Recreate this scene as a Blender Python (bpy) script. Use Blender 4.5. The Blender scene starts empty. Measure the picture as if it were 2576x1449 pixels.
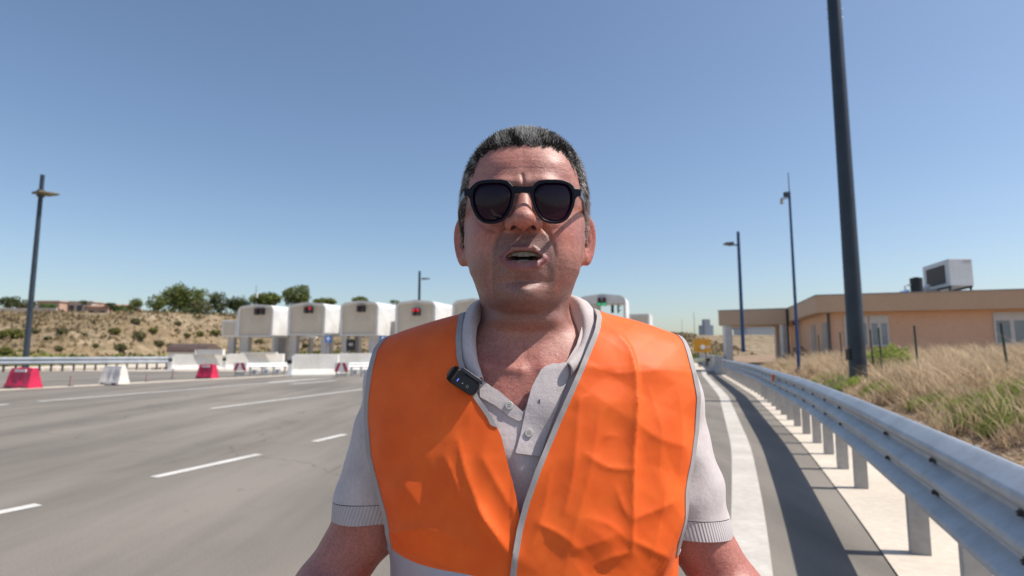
import bpy, bmesh, math, random
import numpy as np
from mathutils import Vector, Matrix
random.seed(7); rng = np.random.default_rng(7)
SC = bpy.context.scene
COL = SC.collection
R = math.radians

# ------------------------------------------------------------------ camera, sky, sun, exposure
CAMH = 1.5
F = 1450.0; CX = 1288.0; CY = 724.5          # focal length and centre in 2576-wide picture units
PITCH = math.atan(161.0 / F)
cam_d = bpy.data.cameras.new('camera'); cam = bpy.data.objects.new('camera', cam_d); COL.objects.link(cam)
cam_d.sensor_width = 36; cam_d.lens = F / 2576 * 36; cam_d.clip_start = .02; cam_d.clip_end = 6000
cam.location = (0, 0, CAMH); cam.rotation_euler = (math.pi / 2 + PITCH, 0, 0)
cam_d.dof.use_dof = True; cam_d.dof.focus_distance = .69; cam_d.dof.aperture_fstop = 6.5
SC.camera = cam

SUN_EL = R(56); SUN_AZ = R(7)               # azimuth: from +X turned towards the camera side (-Y)
sdir = Vector((math.cos(SUN_EL) * math.cos(SUN_AZ), -math.cos(SUN_EL) * math.sin(SUN_AZ), math.sin(SUN_EL)))
sl = bpy.data.lights.new('sun', 'SUN'); sl.energy = 5.0; sl.angle = R(.5); sl.color = (1, .95, .87)
so = bpy.data.objects.new('sun', sl); COL.objects.link(so); so.rotation_euler = (-sdir).to_track_quat('-Z', 'Y').to_euler()
so.location = (30, 0, 60)
W = bpy.data.worlds.new('World'); SC.world = W; W.use_nodes = True
nt = W.node_tree
sky = nt.nodes.new('ShaderNodeTexSky'); sky.sky_type = 'NISHITA'; sky.sun_disc = False
sky.sun_elevation = SUN_EL; sky.sun_rotation = R(90) + SUN_AZ
sky.altitude = 0; sky.air_density = 1.0; sky.dust_density = 1.1; sky.ozone_density = 2.2
bg = nt.nodes['Background']; bg.inputs[1].default_value = .128
nt.links.new(sky.outputs[0], bg.inputs[0])
SC.view_settings.view_transform = 'Standard'; SC.view_settings.look = 'None'
SC.view_settings.exposure = 0.13; SC.view_settings.gamma = 1.0
SC.render.film_transparent = False
SC.cycles.max_bounces = 6; SC.cycles.transparent_max_bounces = 12

# ------------------------------------------------------------------ pixel -> place
def ray(px, py):
    a = math.atan((CY - py) / F)
    dz = (CY - py) / F; dx = (px - CX) / F
    c, s = math.cos(PITCH), math.sin(PITCH)
    return np.array([dx, c - dz * s, s + dz * c])
def P(px, py, Y):
    d = ray(px, py); return Vector(d / d[1] * Y) + Vector((0, 0, CAMH))
def G(px, py, z=0.0):
    d = ray(px, py); t = (z - CAMH) / d[2]; return Vector((d[0] * t, d[1] * t, z))

# ------------------------------------------------------------------ materials
MATS = {}
class NB:
    def __init__(s, m): s.t = m.node_tree; s.b = s.t.nodes['Principled BSDF']
    def n(s, typ, **k):
        x = s.t.nodes.new(typ)
        for a, v in k.items():
            if a.startswith('i_'):
                key = a[2:]; key = int(key) if key.isdigit() else key
                x.inputs[key].default_value = v
            else: setattr(x, a, v)
        return x
    def l(s, a, b): s.t.links.new(a, b)
    def coord(s, obj=True):
        return s.n('ShaderNodeTexCoord').outputs['Object']
    def noise(s, scale, detail=4, rough=.55, vec=None, dist=0):
        x = s.n('ShaderNodeTexNoise'); x.inputs['Scale'].default_value = scale; x.inputs['Detail'].default_value = detail
        x.inputs['Roughness'].default_value = rough; x.inputs['Distortion'].default_value = dist
        s.l(vec if vec is not None else s.coord(), x.inputs['Vector']); return x.outputs['Fac']
    def ramp(s, fac, stops):
        x = s.n('ShaderNodeValToRGB'); e = x.color_ramp.elements
        while len(e) < len(stops): e.new(.5)
        for i, (p, c) in enumerate(stops):
            e[i].position = p; e[i].color = (*c, 1) if len(c) == 3 else c
        s.l(fac, x.inputs[0]); return x.outputs[0]
    def mix(s, fac, a, b, bt='MIX'):
        x = s.n('ShaderNodeMix', data_type='RGBA', blend_type=bt)
        for inp, v in ((x.inputs[0], fac), (x.inputs[6], a), (x.inputs[7], b)):
            if isinstance(v, (int, float)): inp.default_value = v
            elif isinstance(v, tuple): inp.default_value = (*v, 1) if len(v) == 3 else v
            else: s.l(v, inp)
        return x.outputs[2]
    def math(s, op, a, b=0.0, clamp=False):
        x = s.n('ShaderNodeMath', operation=op, use_clamp=clamp)
        for i, v in enumerate((a, b)):
            if isinstance(v, (int, float)): x.inputs[i].default_value = v
            else: s.l(v, x.inputs[i])
        return x.outputs[0]
    def bump(s, h, strength=.3, dist=.01, prev=None):
        x = s.n('ShaderNodeBump'); x.inputs['Strength'].default_value = strength; x.inputs['Distance'].default_value = dist
        s.l(h, x.inputs['Height'])
        if prev is not None: s.l(prev, x.inputs['Normal'])
        return x.outputs[0]
    def col(s, c): s.l(c, s.b.inputs['Base Color'])
    def nor(s, c): s.l(c, s.b.inputs['Normal'])
    def attr(s, name):
        x = s.n('ShaderNodeAttribute'); x.attribute_name = name; return x
    def map(s, scale=(1, 1, 1), rot=(0, 0, 0)):
        x = s.n('ShaderNodeMapping'); x.inputs['Scale'].default_value = scale; x.inputs['Rotation'].default_value = rot
        s.l(s.coord(), x.inputs['Vector']); return x.outputs[0]
def mat(name, color=(.5, .5, .5), rough=.6, metal=0, var=.12, vscale=3, bump=0, bscale=60, bdist=.005, emit=None, estr=1, spec=.5):
    """A procedural paint/plastic/stone: base colour with soft uneven wear and an optional fine bump."""
    if name in MATS: return MATS[name]
    m = bpy.data.materials.new(name); m.use_nodes = True; MATS[name] = m
    b = NB(m); b.b.inputs['Roughness'].default_value = rough; b.b.inputs['Metallic'].default_value = metal
    b.b.inputs['Specular IOR Level'].default_value = spec
    if var:
        f = b.noise(vscale, 5, .6)
        lo = tuple(c * (1 - var) for c in color); hi = tuple(min(1, c * (1 + var)) for c in color)
        b.col(b.ramp(f, [(.3, lo), (.7, hi)]))
    else: b.b.inputs['Base Color'].default_value = (*color, 1)
    if bump: b.nor(b.bump(b.noise(bscale, 3), bump, bdist))
    if emit: b.b.inputs['Emission Color'].default_value = (*emit, 1); b.b.inputs['Emission Strength'].default_value = estr
    return m

# ------------------------------------------------------------------ mesh helpers
def link_mesh(name, V, Fc, m=None, parent=None, smooth=False, attrs=None):
    me = bpy.data.meshes.new(name)
    if isinstance(V, np.ndarray) and isinstance(Fc, np.ndarray):
        n = len(V); k = Fc.shape[1]
        me.vertices.add(n); me.vertices.foreach_set('co', V.astype(np.float32).ravel())
        me.loops.add(Fc.size); me.loops.foreach_set('vertex_index', Fc.astype(np.int32).ravel())
        me.polygons.add(len(Fc)); me.polygons.foreach_set('loop_start', np.arange(0, Fc.size, k, dtype=np.int32))
        me.update(calc_edges=True); me.validate()
    else:
        me.from_pydata([tuple(v) for v in V], [], [tuple(f) for f in Fc]); me.update()
    if smooth: me.polygons.foreach_set('use_smooth', [True] * len(me.polygons))
    if attrs:
        for an, arr in attrs.items():
            a = me.color_attributes.new(an, 'FLOAT_COLOR', 'POINT')
            a.data.foreach_set('color', np.asarray(arr, np.float32).ravel())
    o = bpy.data.objects.new(name, me); COL.objects.link(o)
    if m: me.materials.append(m)
    if parent is not None: o.parent = parent
    return o
def tag(o, label=None, cat=None, group=None, kind=None):
    if label: o['label'] = label
    if cat: o['category'] = cat
    if group: o['group'] = group
    if kind: o['kind'] = kind
    return o
def empty(name, loc, rz=0):
    o = bpy.data.objects.new(name, None); COL.objects.link(o); o.location = loc; o.rotation_euler = (0, 0, rz); o.empty_display_size = .2
    return o
class MB:
    """collects shapes in one bmesh and links them as one object"""
    def __init__(s): s.bm = bmesh.new()
    def hexa(s, pts):
        v = [s.bm.verts.new(p) for p in pts]
        for f in ((0, 3, 2, 1), (4, 5, 6, 7), (0, 1, 5, 4), (1, 2, 6, 5), (2, 3, 7, 6), (3, 0, 4, 7)): s.bm.faces.new([v[i] for i in f])
        return s
    def box(s, x0, x1, y0, y1, z0, z1):
        return s.hexa([(x0, y0, z0), (x1, y0, z0), (x1, y1, z0), (x0, y1, z0), (x0, y0, z1), (x1, y0, z1), (x1, y1, z1), (x0, y1, z1)])
    def taper(s, x0, x1, y0, y1, z0, a0, a1, b0, b1, z1):
        return s.hexa([(x0, y0, z0), (x1, y0, z0), (x1, y1, z0), (x0, y1, z0), (a0, b0, z1), (a1, b0, z1), (a1, b1, z1), (a0, b1, z1)])
    def tube(s, p0, p1, r0, r1=None, n=12, caps=True):
        p0 = Vector(p0); p1 = Vector(p1); r1 = r0 if r1 is None else r1
        d = (p1 - p0).normalized(); u = d.orthogonal().normalized(); w = d.cross(u)
        A = []; B = []
        for i in range(n):
            a = 2 * math.pi * i / n; q = u * math.cos(a) + w * math.sin(a)
            A.append(s.bm.verts.new(p0 + q * r0)); B.append(s.bm.verts.new(p1 + q * r1))
        for i in range(n): s.bm.faces.new((A[i], A[(i + 1) % n], B[(i + 1) % n], B[i]))
        if caps: s.bm.faces.new(A[::-1]); s.bm.faces.new(B)
        return s
    def prism(s, poly, axis_from, axis_to):
        """poly: list of 3-D offsets; extruded from one point to another"""
        a = Vector(axis_from); b = Vector(axis_to); n = len(poly)
        A = [s.bm.verts.new(a + Vector(p)) for p in poly]; B = [s.bm.verts.new(b + Vector(p)) for p in poly]
        for i in range(n): s.bm.faces.new((A[i], A[(i + 1) % n], B[(i + 1) % n], B[i]))
        s.bm.faces.new(A[::-1]); s.bm.faces.new(B); return s
    def quad(s, *pts): s.bm.faces.new([s.bm.verts.new(p) for p in pts]); return s
    def sphere(s, c, r, seg=12, sc=(1, 1, 1)):
        mtx = Matrix.Translation(c) @ Matrix.Diagonal((*[r * k for k in sc], 1))
        bmesh.ops.create_uvsphere(s.bm, u_segments=seg, v_segments=max(6, seg // 2 + 2), radius=1, matrix=mtx); return s
    def build(s, name, m, parent=None, smooth=False, bevel=0, seg=2):
        bmesh.ops.recalc_face_normals(s.bm, faces=s.bm.faces)
        me = bpy.data.meshes.new(name); s.bm.to_mesh(me); s.bm.free(); me.materials.append(m)
        if smooth:
            me.polygons.foreach_set('use_smooth', [True] * len(me.polygons))
            try: me.set_sharp_from_angle(angle=R(40))
            except Exception: pass
        o = bpy.data.objects.new(name, me); COL.objects.link(o)
        if parent is not None: o.parent = parent
        if bevel:
            md = o.modifiers.new('bevel', 'BEVEL'); md.width = bevel; md.segments = seg; md.limit_method = 'ANGLE'
        return o
def children(o): return [c for c in bpy.data.objects if c.parent == o]
def copy_tree(o, parent=None):
    c = o.copy(); COL.objects.link(c); c.parent = parent
    for ch in children(o): copy_tree(ch, c)
    return c
def text_mesh(txt, size, m, name='lettering', parent=None, loc=(0, 0, 0), rot=(R(90), 0, 0), ext=.004):
    cu = bpy.data.curves.new(name, 'FONT'); cu.body = txt; cu.size = size; cu.extrude = ext; cu.align_x = 'CENTER'; cu.align_y = 'CENTER'
    t = bpy.data.objects.new(name, cu); COL.objects.link(t)
    dg = bpy.context.evaluated_depsgraph_get(); me = bpy.data.meshes.new_from_object(t.evaluated_get(dg))
    bpy.data.objects.remove(t); me.materials.clear(); me.materials.append(m)
    o = bpy.data.objects.new(name, me); COL.objects.link(o); o.location = loc; o.rotation_euler = rot
    if parent is not None: o.parent = parent
    return o

# ------------------------------------------------------------------ numpy noise
def vnoise(X, Y, seed=0):
    xi = np.floor(X).astype(np.int64); yi = np.floor(Y).astype(np.int64); fx = X - xi; fy = Y - yi
    fx = fx * fx * (3 - 2 * fx); fy = fy * fy * (3 - 2 * fy)
    def h(a, b):
        n = (a * 374761393 + b * 668265263 + seed * 974711) & 0x7fffffff
        n = ((n ^ (n >> 13)) * 1274126177) & 0x7fffffff
        return ((n ^ (n >> 16)) & 0xffff) / 65535.0
    return (h(xi, yi) * (1 - fx) + h(xi + 1, yi) * fx) * (1 - fy) + (h(xi, yi + 1) * (1 - fx) + h(xi + 1, yi + 1) * fx) * fy - .5
def fbm(X, Y, o=4, seed=0):
    s = 0; a = 1
    for i in range(o): s = s + a * vnoise(X * 2 ** i, Y * 2 ** i, seed + i); a *= .5
    return s
def sstep(a, b, x): t = np.clip((x - a) / (b - a), 0, 1); return t * t * (3 - 2 * t)
# ================================================================== SETTING
# ---- materials of the ground
def m_asphalt():
    m = bpy.data.materials.new('asphalt'); m.use_nodes = True; b = NB(m)
    big = b.noise(.18, 5, .6); fine = b.noise(70, 4, .8); st = b.noise(1.0, 4, .6, b.map((.9, .12, 1), (0, 0, R(-20))))
    c = b.ramp(big, [(.3, (.178, .156, .131)), (.7, (.230, .203, .172))])
    c = b.mix(.85, c, b.ramp(st, [(.3, (.62, .62, .62)), (.62, (1.15, 1.15, 1.15))]), 'MULTIPLY')
    c = b.mix(.5, c, b.ramp(fine, [(.3, (.45, .45, .45)), (.7, (1.5, 1.47, 1.42))]), 'MULTIPLY')
    vo = b.n('ShaderNodeTexVoronoi', feature='DISTANCE_TO_EDGE', i_Scale=.16); dv = b.n('ShaderNodeVectorMath', operation='ADD'); nz_ = b.n('ShaderNodeTexNoise', i_Scale=1.3); b.l(b.coord(), nz_.inputs[0]); b.l(b.coord(), dv.inputs[0]); b.l(nz_.outputs['Color'], dv.inputs[1]); b.l(dv.outputs[0], vo.inputs['Vector'])
    c = b.mix(b.ramp(vo.outputs['Distance'], [(0, (.55, .55, .55)), (.004, (0, 0, 0))]), c, (.07, .065, .06))
    spot = b.noise(2.2, 3, .5); c = b.mix(b.ramp(spot, [(.68, (0, 0, 0)), (.76, (.5, .5, .5))]), c, (.10, .095, .09))
    b.col(c); b.b.inputs['Roughness'].default_value = .85; b.nor(b.bump(fine, .5, .006)); return m
def m_concrete(name, c0, c1, sc=.6):
    m = bpy.data.materials.new(name); m.use_nodes = True; b = NB(m)
    c = b.ramp(b.noise(sc, 6, .65), [(.3, c0), (.72, c1)])
    c = b.mix(.35, c, b.ramp(b.noise(14, 4, .6), [(.35, (.75, .72, .68)), (.65, (1.1, 1.1, 1.1))]), 'MULTIPLY')
    b.col(c); b.b.inputs['Roughness'].default_value = .9; b.nor(b.bump(b.noise(60, 3), .3, .004)); return m
M_ASPH = m_asphalt()
M_KERB = m_concrete('pale_concrete', (.52, .45, .37), (.66, .58, .48))
M_PAINT = m_concrete('worn_white_paint', (.50, .48, .45), (.68, .66, .62), 2.0)
M_LINE = m_concrete('faded_edge_line', (.44, .405, .36), (.60, .56, .505), 1.5)
def m_earth():
    m = bpy.data.materials.new('dry_earth'); m.use_nodes = True; b = NB(m)
    v = b.map((1, 1, 1.6))
    n1 = b.noise(.10, 6, .62, v); n2 = b.noise(.55, 6, .7, v); n3 = b.noise(3.0, 4, .6, v)
    c = b.ramp(n2, [(.32, (.085, .072, .038)), (.45, (.19, .145, .085)), (.56, (.28, .215, .14)), (.68, (.41, .32, .22))])
    c = b.mix(b.ramp(n1, [(.40, (0, 0, 0)), (.62, (1, 1, 1))]), c, b.ramp(n2, [(.3, (.15, .105, .058)), (.7, (.27, .20, .115))]))
    c = b.mix(.6, c, b.ramp(n3, [(.3, (.7, .7, .7)), (.7, (1.3, 1.25, 1.2))]), 'MULTIPLY')
    b.col(c); b.b.inputs['Roughness'].default_value = .95; b.nor(b.bump(n3, .6, .15)); return m
M_EARTH = m_earth()
def m_soil():
    m = bpy.data.materials.new('brown_soil'); m.use_nodes = True; b = NB(m)
    c = b.ramp(b.noise(1.2, 6, .65), [(.3, (.17, .10, .06)), (.5, (.27, .18, .11)), (.72, (.38, .28, .17))])
    b.col(c); b.b.inputs['Roughness'].default_value = .95; b.nor(b.bump(b.noise(9, 4), .6, .05)); return m
M_SOIL = m_soil()

# ---- ground, one sheet to the horizon
gx = np.array([-3000, -400, -150, -60, 0, 60, 150, 400, 3000.]); gy = np.array([-3000, -400, -60, 0, 60, 150, 400, 1200, 4000.])
V = np.array([(x, y, -.03) for y in gy for x in gx]); n = len(gx)
Fc = np.array([(j * n + i, j * n + i + 1, (j + 1) * n + i + 1, (j + 1) * n + i) for j in range(len(gy) - 1) for i in range(n - 1)])
tag(link_mesh('ground', V, Fc, M_EARTH), kind='structure')

# rail line of the right-hand guardrail (plan)
RAILP = np.array([(1.05, 0.2), (1.50, 1.2), (1.94, 2.19), (2.53, 3.66), (2.87, 4.5), (3.33, 5.65), (4.73, 9.33), (8.4, 20.1), (13.7, 37.9)])
WALLP = np.array([(13.7, 37.9), (18.2, 52.), (23.5, 70.), (27.4, 84.), (31, 98)])
SLP = np.polyfit(RAILP[1:, 1], RAILP[1:, 0], 2)
def railx(Y):
    Y = np.asarray(Y, float)
    xs = np.concatenate([RAILP[:, 0], WALLP[1:, 0]]); ys = np.concatenate([RAILP[:, 1], WALLP[1:, 1]])
    r = np.interp(Y, ys, xs); k = (xs[-1] - xs[-2]) / (ys[-1] - ys[-2])
    r = np.where(Y > ys[-1], xs[-1] + (Y - ys[-1]) * k, r); r = np.where(Y < ys[0], xs[0] + (Y - ys[0]) * .44, r); return r
# smooth the interpolated line
_yy = np.linspace(-30, 160, 761); _xx = railx(_yy); _k = np.ones(9) / 9
_xs = np.convolve(np.pad(_xx, 4, 'edge'), _k, 'valid')
def railx(Y): return np.interp(Y, _yy, _xs)

def ribbon(name, m, left, right, ys, z, kind='structure'):
    V = []; Fc = []
    for i, y in enumerate(ys): V += [(left(y), y, z), (right(y), y, z)]
    for i in range(len(ys) - 1): Fc.append((2 * i, 2 * i + 1, 2 * i + 3, 2 * i + 2))
    return tag(link_mesh(name, V, Fc, m), kind=kind)
ys = np.concatenate([np.arange(-30, 45, 1.0), np.arange(45, 140, 5.)])
ribbon('road', M_ASPH, lambda y: -70., lambda y: float(railx(y)) - .02, ys, 0.0)
ribbon('verge_concrete', M_KERB, lambda y: float(railx(y)) - .10, lambda y: float(railx(y)) + 1.25, ys, .012)
# pale concrete slab where the road reaches the toll plaza
ribbon('plaza_slab', M_KERB, lambda y: -60., lambda y: float(railx(y)) - .14, np.arange(46, 100, 6.), .004)
# solid edge line beside the guardrail
ys2 = np.concatenate([np.arange(-10, 40, .8), [42, 45]])
tag(ribbon('edge_line', M_LINE, lambda y: float(railx(y)) - 1.24 - .002 * y, lambda y: float(railx(y)) - .93 - .002 * y, ys2, .004), kind='structure')
# painted markings on the carriageway
mk = MB()
def strip(p0, p1, w, z=.005):
    a = G(*p0); b_ = G(*p1); d = (b_ - a).normalized(); q = Vector((-d.y, d.x, 0)) * w / 2
    mk.quad((*(a - q).xy, z), (*(b_ - q).xy, z), (*(b_ + q).xy, z), (*(a + q).xy, z))
strip((388, 1201), (652, 1143), .15); strip((-160, 1322), (97, 1270), .15); strip((790, 1111), (868, 1093), .15); strip((960, 1072), (1010, 1060), .15)
strip((530, 1028), (930, 977), .17); strip((97, 1010), (835, 950.5), .22)
strip((676, 962), (800, 953), .30, .006); strip((730, 966), (845, 958), .3, .006); strip((-80, 1026), (20, 1017), .2)
tag(mk.build('road_marking', M_PAINT), kind='structure')
# pale low kerb/island strip on which the plastic barriers stand
isl = MB()
def bar2(a, b_, w, z0, z1, mb):
    a = Vector(a); b_ = Vector(b_); d = (b_ - a); d.z = 0; d.normalize(); q = Vector((-d.y, d.x, 0)) * w / 2
    mb.hexa([(*(a - q).xy, z0), (*(b_ - q).xy, z0), (*(b_ + q).xy, z0), (*(a + q).xy, z0), (*(a - q).xy, z1), (*(b_ - q).xy, z1), (*(b_ + q).xy, z1), (*(a + q).xy, z1)])
pA = [G(-60, 985), G(170, 973), G(480, 957), G(760, 943), G(930, 936)]
for i in range(4): bar2(pA[i], pA[i + 1], .55, 0, .03, isl)
tag(isl.build('island_kerb', M_KERB), kind='structure')
fk = MB()
a0, a1 = G(-80, 936), G(440, 929)
for i in range(15):
    t0 = i / 15; t1 = (i + .86) / 15; bar2(a0.lerp(a1, t0), a0.lerp(a1, t1), .5, 0, .22, fk)
tag(fk.build('far_kerb', M_KERB), kind='structure')

# ---- the embankment behind the toll plaza
def hill_foot(X): return 58 + 28 * sstep(-54, -41, X) + 24 * sstep(15, 60, X)
def hill_h(X, Y):
    X = np.asarray(X, float); Y = np.asarray(Y, float)
    top = 7.3 + .8 * sstep(-54, -41, X) - 2.2 * sstep(-5, 30, X); f = hill_foot(X)
    run = 26 + 14 * sstep(-20, 20, X)
    t = np.clip((Y - f) / run, 0, 1); base = top * (t ** .8) * (1 - .0 * t)
    r = base + (fbm(X * .12, Y * .12, 4, 3) * .9 + fbm(X * .6, Y * .6, 3, 9) * .35) * sstep(0, .15, t) * (1 - .7 * sstep(.9, 1, t))
    return r + .004 * np.maximum(Y - f - run, 0)
hx = np.arange(-160, 161, 1.6); hy = np.concatenate([np.arange(54, 150, 1.2), np.arange(150, 420, 12)])
HX, HY = np.meshgrid(hx, hy); HZ = hill_h(HX, HY) - .03 - .4 * (HY < hill_foot(HX))
V = np.stack([HX, HY, HZ], -1).reshape(-1, 3); n = len(hx); ii, jj = np.meshgrid(np.arange(n - 1), np.arange(len(hy) - 1)); k0 = (jj * n + ii).ravel()
tag(link_mesh('hillside', V, np.stack([k0, k0 + 1, k0 + n + 1, k0 + n], 1), M_EARTH, smooth=True), kind='structure')

# ---- raised verge right of the guardrail
def berm_h(X, Y):
    X = np.asarray(X, float); Y = np.asarray(Y, float)
    d = (X - railx(Y)) * .93 - 1.0
    r = .62 * sstep(0, 1.8, d) + .38 * sstep(1.5, 9, d) + .05 * fbm(X * .8, Y * .8, 4, 5) * sstep(0, 1, d)
    return r - .25 * sstep(-.05, -.35, d)
bx = np.concatenate([np.arange(0, 14, .18), np.arange(14, 70, 1.0)])
by = np.concatenate([np.arange(-12, 20, .35), np.arange(20, 112, 1.5)])
BD, BY = np.meshgrid(bx, by); BX = railx(BY) + .80 + BD; BZ = berm_h(BX, BY)
V = np.stack([BX, BY, BZ], -1).reshape(-1, 3); n = len(bx); ii, jj = np.meshgrid(np.arange(n - 1), np.arange(len(by) - 1)); k0 = (jj * n + ii).ravel()
tag(link_mesh('raised_verge', V, np.stack([k0, k0 + 1, k0 + n + 1, k0 + n], 1), M_SOIL, smooth=True), kind='structure')

# ---- foliage tools
def m_leaf(name, lo, hi, trans=.25):
    m = bpy.data.materials.new(name); m.use_nodes = True; b = NB(m)
    a = b.attr('tone').outputs['Fac']
    b.col(b.ramp(a, [(0, lo), (1, hi)])); b.b.inputs['Roughness'].default_value = .65; b.b.inputs['Specular IOR Level'].default_value = .25
    tr = b.n('ShaderNodeBsdfTranslucent'); b.l(b.ramp(a, [(0, lo), (1, hi)]), tr.inputs[0])
    mx = b.n('ShaderNodeMixShader'); mx.inputs[0].default_value = trans; b.l(b.b.outputs[0], mx.inputs[1]); b.l(tr.outputs[0], mx.inputs[2])
    b.l(mx.outputs[0], b.t.nodes['Material Output'].inputs[0]); return m
L_PINE = m_leaf('pine_leaf', (.07, .088, .022), (.20, .235, .06)); L_DARK = m_leaf('dark_leaf', (.035, .048, .018), (.10, .12, .038))
L_OLIVE = m_leaf('olive_leaf', (.07, .075, .03), (.17, .16, .07)); L_BUSH = m_leaf('scrub_leaf', (.075, .085, .025), (.20, .20, .05))
L_GREEN = m_leaf('bright_leaf', (.14, .20, .025), (.36, .44, .09), .45); L_STRAW = m_leaf('straw', (.36, .25, .15), (.80, .64, .43), .35)
L_HEDGE = m_leaf('hedge_leaf', (.04, .10, .02), (.10, .20, .04))
M_BARK = mat('bark', (.16, .12, .09), .9, bump=.5, bscale=8, bdist=.05)
def leafcloud(lobes, nleaf, size, seed=0, shell=.55):
    """many small leaf faces through the volume of a few lobes (centre, radii)"""
    g = np.random.default_rng(seed); vols = np.array([l[1][0] * l[1][1] * l[1][2] for l in lobes]) ** .7; pr = vols / vols.sum()
    idx = g.choice(len(lobes), nleaf, p=pr); c = np.array([l[0] for l in lobes])[idx]; rr = np.array([l[1] for l in lobes])[idx]
    d = g.normal(size=(nleaf, 3)); d /= np.linalg.norm(d, axis=1)[:, None]
    rad = shell + (1 - shell) * g.random(nleaf) ** .6; bumpy = 1 + .18 * np.sin(d[:, 0] * 7 + idx) * np.cos(d[:, 2] * 6 + d[:, 1] * 5)
    p = c + d * rr * (rad * bumpy)[:, None]
    u = g.normal(size=(nleaf, 3)); u /= np.linalg.norm(u, axis=1)[:, None]; w = np.cross(u, g.normal(size=(nleaf, 3))); w /= np.linalg.norm(w, axis=1)[:, None]
    s = size * (.5 + g.random(nleaf))[:, None]
    V = np.stack([p - u * s, p + w * s * .6, p + u * s, p - w * s * .6], 1).reshape(-1, 3)
    Fc = np.arange(nleaf * 4).reshape(-1, 4); clump = .5 + .5 * np.sin(p[:, 0] * 3.1 / max(rr.mean(), .2) + idx * 2.3)
    tone = np.clip(.25 + .4 * clump + .35 * g.random(nleaf), 0, 1).repeat(4)
    return V, Fc, {'tone': np.stack([tone, tone, tone, np.ones_like(tone)], 1)}
def tree_at(name, box, Y, leafm, label, group=None, lobes=5, seed=0, cat='tree', flat=False, nleaf=1300, trunk=True, base=None):
    x0, x1, y0, y1 = box; pl = P(x0, y1, Y); pr = P(x1, y1, Y); pt = P((x0 + x1) / 2, y0, Y); w = pr.x - pl.x; h = pt.z - pl.z
    cx = (pl.x + pr.x) / 2; gz = float(hill_h(cx, Y)) if base is None else base
    gz = min(gz, pl.z + .5)
    root = empty(name, (cx, Y, gz)); tag(root, label, cat, group); g = np.random.default_rng(seed + 50); L = []
    zc = pl.z - gz + h * .5
    L.append(((0, 0, zc), (w * .43, w * .36, h * .46)))
    for i in range(lobes):
        a = g.random() * 6.28; r = w * .32 * g.random() ** .4; r2 = w * (.17 + .1 * g.random())
        L.append(((r * math.cos(a), r * math.sin(a) * .9, zc + h * (g.random() - .45) * .55), (r2, r2, min(r2 * (.55 if flat else .95), h * .34))))
    V, Fc, at = leafcloud(L, nleaf, max(w, h) * .030 + .03, seed)
    link_mesh('crown' if cat == 'tree' else 'foliage', V, Fc, leafm, root, attrs=at)
    if trunk:
        t = MB(); t.tube((0, 0, -.4), (w * .02, 0, zc * .55 + .1), w * .035 + .05, w * .022 + .03, 8)
        for i in range(4):
            a = i * 1.7 + seed; t.tube((w * .02, 0, zc * .5), (w * .25 * math.cos(a), w * .2 * math.sin(a), zc + h * .05), w * .018 + .02, .03, 6)
        t.build('trunk', M_BARK, root)
    return root
GT = 'trees along the top of the embankment'
tree_at('broadleaf_tree', (-6, 45, 747, 777), 96, L_DARK, 'round dark green tree at the left edge of the picture, on top of the bank', GT, seed=1)
tree_at('broadleaf_tree', (44, 92, 752, 778), 98, L_OLIVE, 'grey green tree directly behind the tall lamp post, beside the pink house', GT, seed=2)
tree_at('shrub', (102, 136, 764, 780), 95, L_HEDGE, 'low rounded bush in front of the long pink house', seed=3, cat='bush', trunk=False, nleaf=500)
tree_at('shrub', (196, 220, 755, 767), 97, L_DARK, 'small dark treetop over the roof of the pink house', seed=4, cat='bush', trunk=False, nleaf=400)
tree_at('garden_hedge', (278, 326, 770, 785), 93, L_HEDGE, 'low bright green hedge right of the palm tree', seed=6, cat='hedge', trunk=False, flat=True, nleaf=800)
tree_at('pine_tree', (323, 358, 747, 784), 92, L_PINE, 'small upright pine standing left of the tallest group of pines', GT, seed=7)
tree_at('pine_tree', (368, 418, 738, 784), 92, L_PINE, 'rounded pine at the left foot of the tallest pine', GT, seed=8)
tree_at('pine_tree', (398, 470, 715, 784), 95, L_PINE, 'tallest and widest pine of the group left of the toll canopies', GT, seed=9, lobes=9, nleaf=2600)
tree_at('pine_tree', (440, 520, 733, 786), 97, L_PINE, 'broad pine with rounded top just right of the tallest pine', GT, seed=10, lobes=7, nleaf=1900)
tree_at('olive_tree', (482, 534, 756, 790), 92, L_OLIVE, 'grey green olive tree in front of the dark pines', GT, seed=11)
tree_at('pine_tree', (524, 577, 732, 789), 112, L_DARK, 'dark narrow topped pine left of the first toll canopy', GT, seed=12, nleaf=1700)
tree_at('pine_tree', (566, 632, 742, 789), 114, L_DARK, 'dark pine rising behind the top left corner of the first toll canopy', GT, seed=13, lobes=7, nleaf=1700)
tree_at('umbrella_pine', (628, 716, 735, 768), 115, L_PINE, 'wide flat topped pine behind the first toll canopy, beside the thin mast', GT, seed=14, flat=True, lobes=8, nleaf=2000)
tree_at('umbrella_pine', (710, 783, 716, 768), 113, L_PINE, 'big round pine rising between the first and second toll canopies', GT, seed=15, lobes=8, nleaf=2200)
tree_at('umbrella_pine', (787, 849, 749, 768), 117, L_PINE, 'low flat pine crown showing over the second toll canopy', GT, seed=16, flat=True)
tree_at('umbrella_pine', (880, 930, 746, 765), 117, L_PINE, 'small flat pine crown showing over the third toll canopy', GT, seed=17, flat=True)
tree_at('umbrella_pine', (980, 1006, 754, 766), 117, L_PINE, 'smallest pine crown showing between the third and fourth toll canopies', GT, seed=18, flat=True, nleaf=500)
tree_at('cypress_tree', (1541, 1556, 793, 832), 118, L_OLIVE, 'thin dark conifer seen through the toll canopy with green lights', seed=19, nleaf=500)
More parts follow.
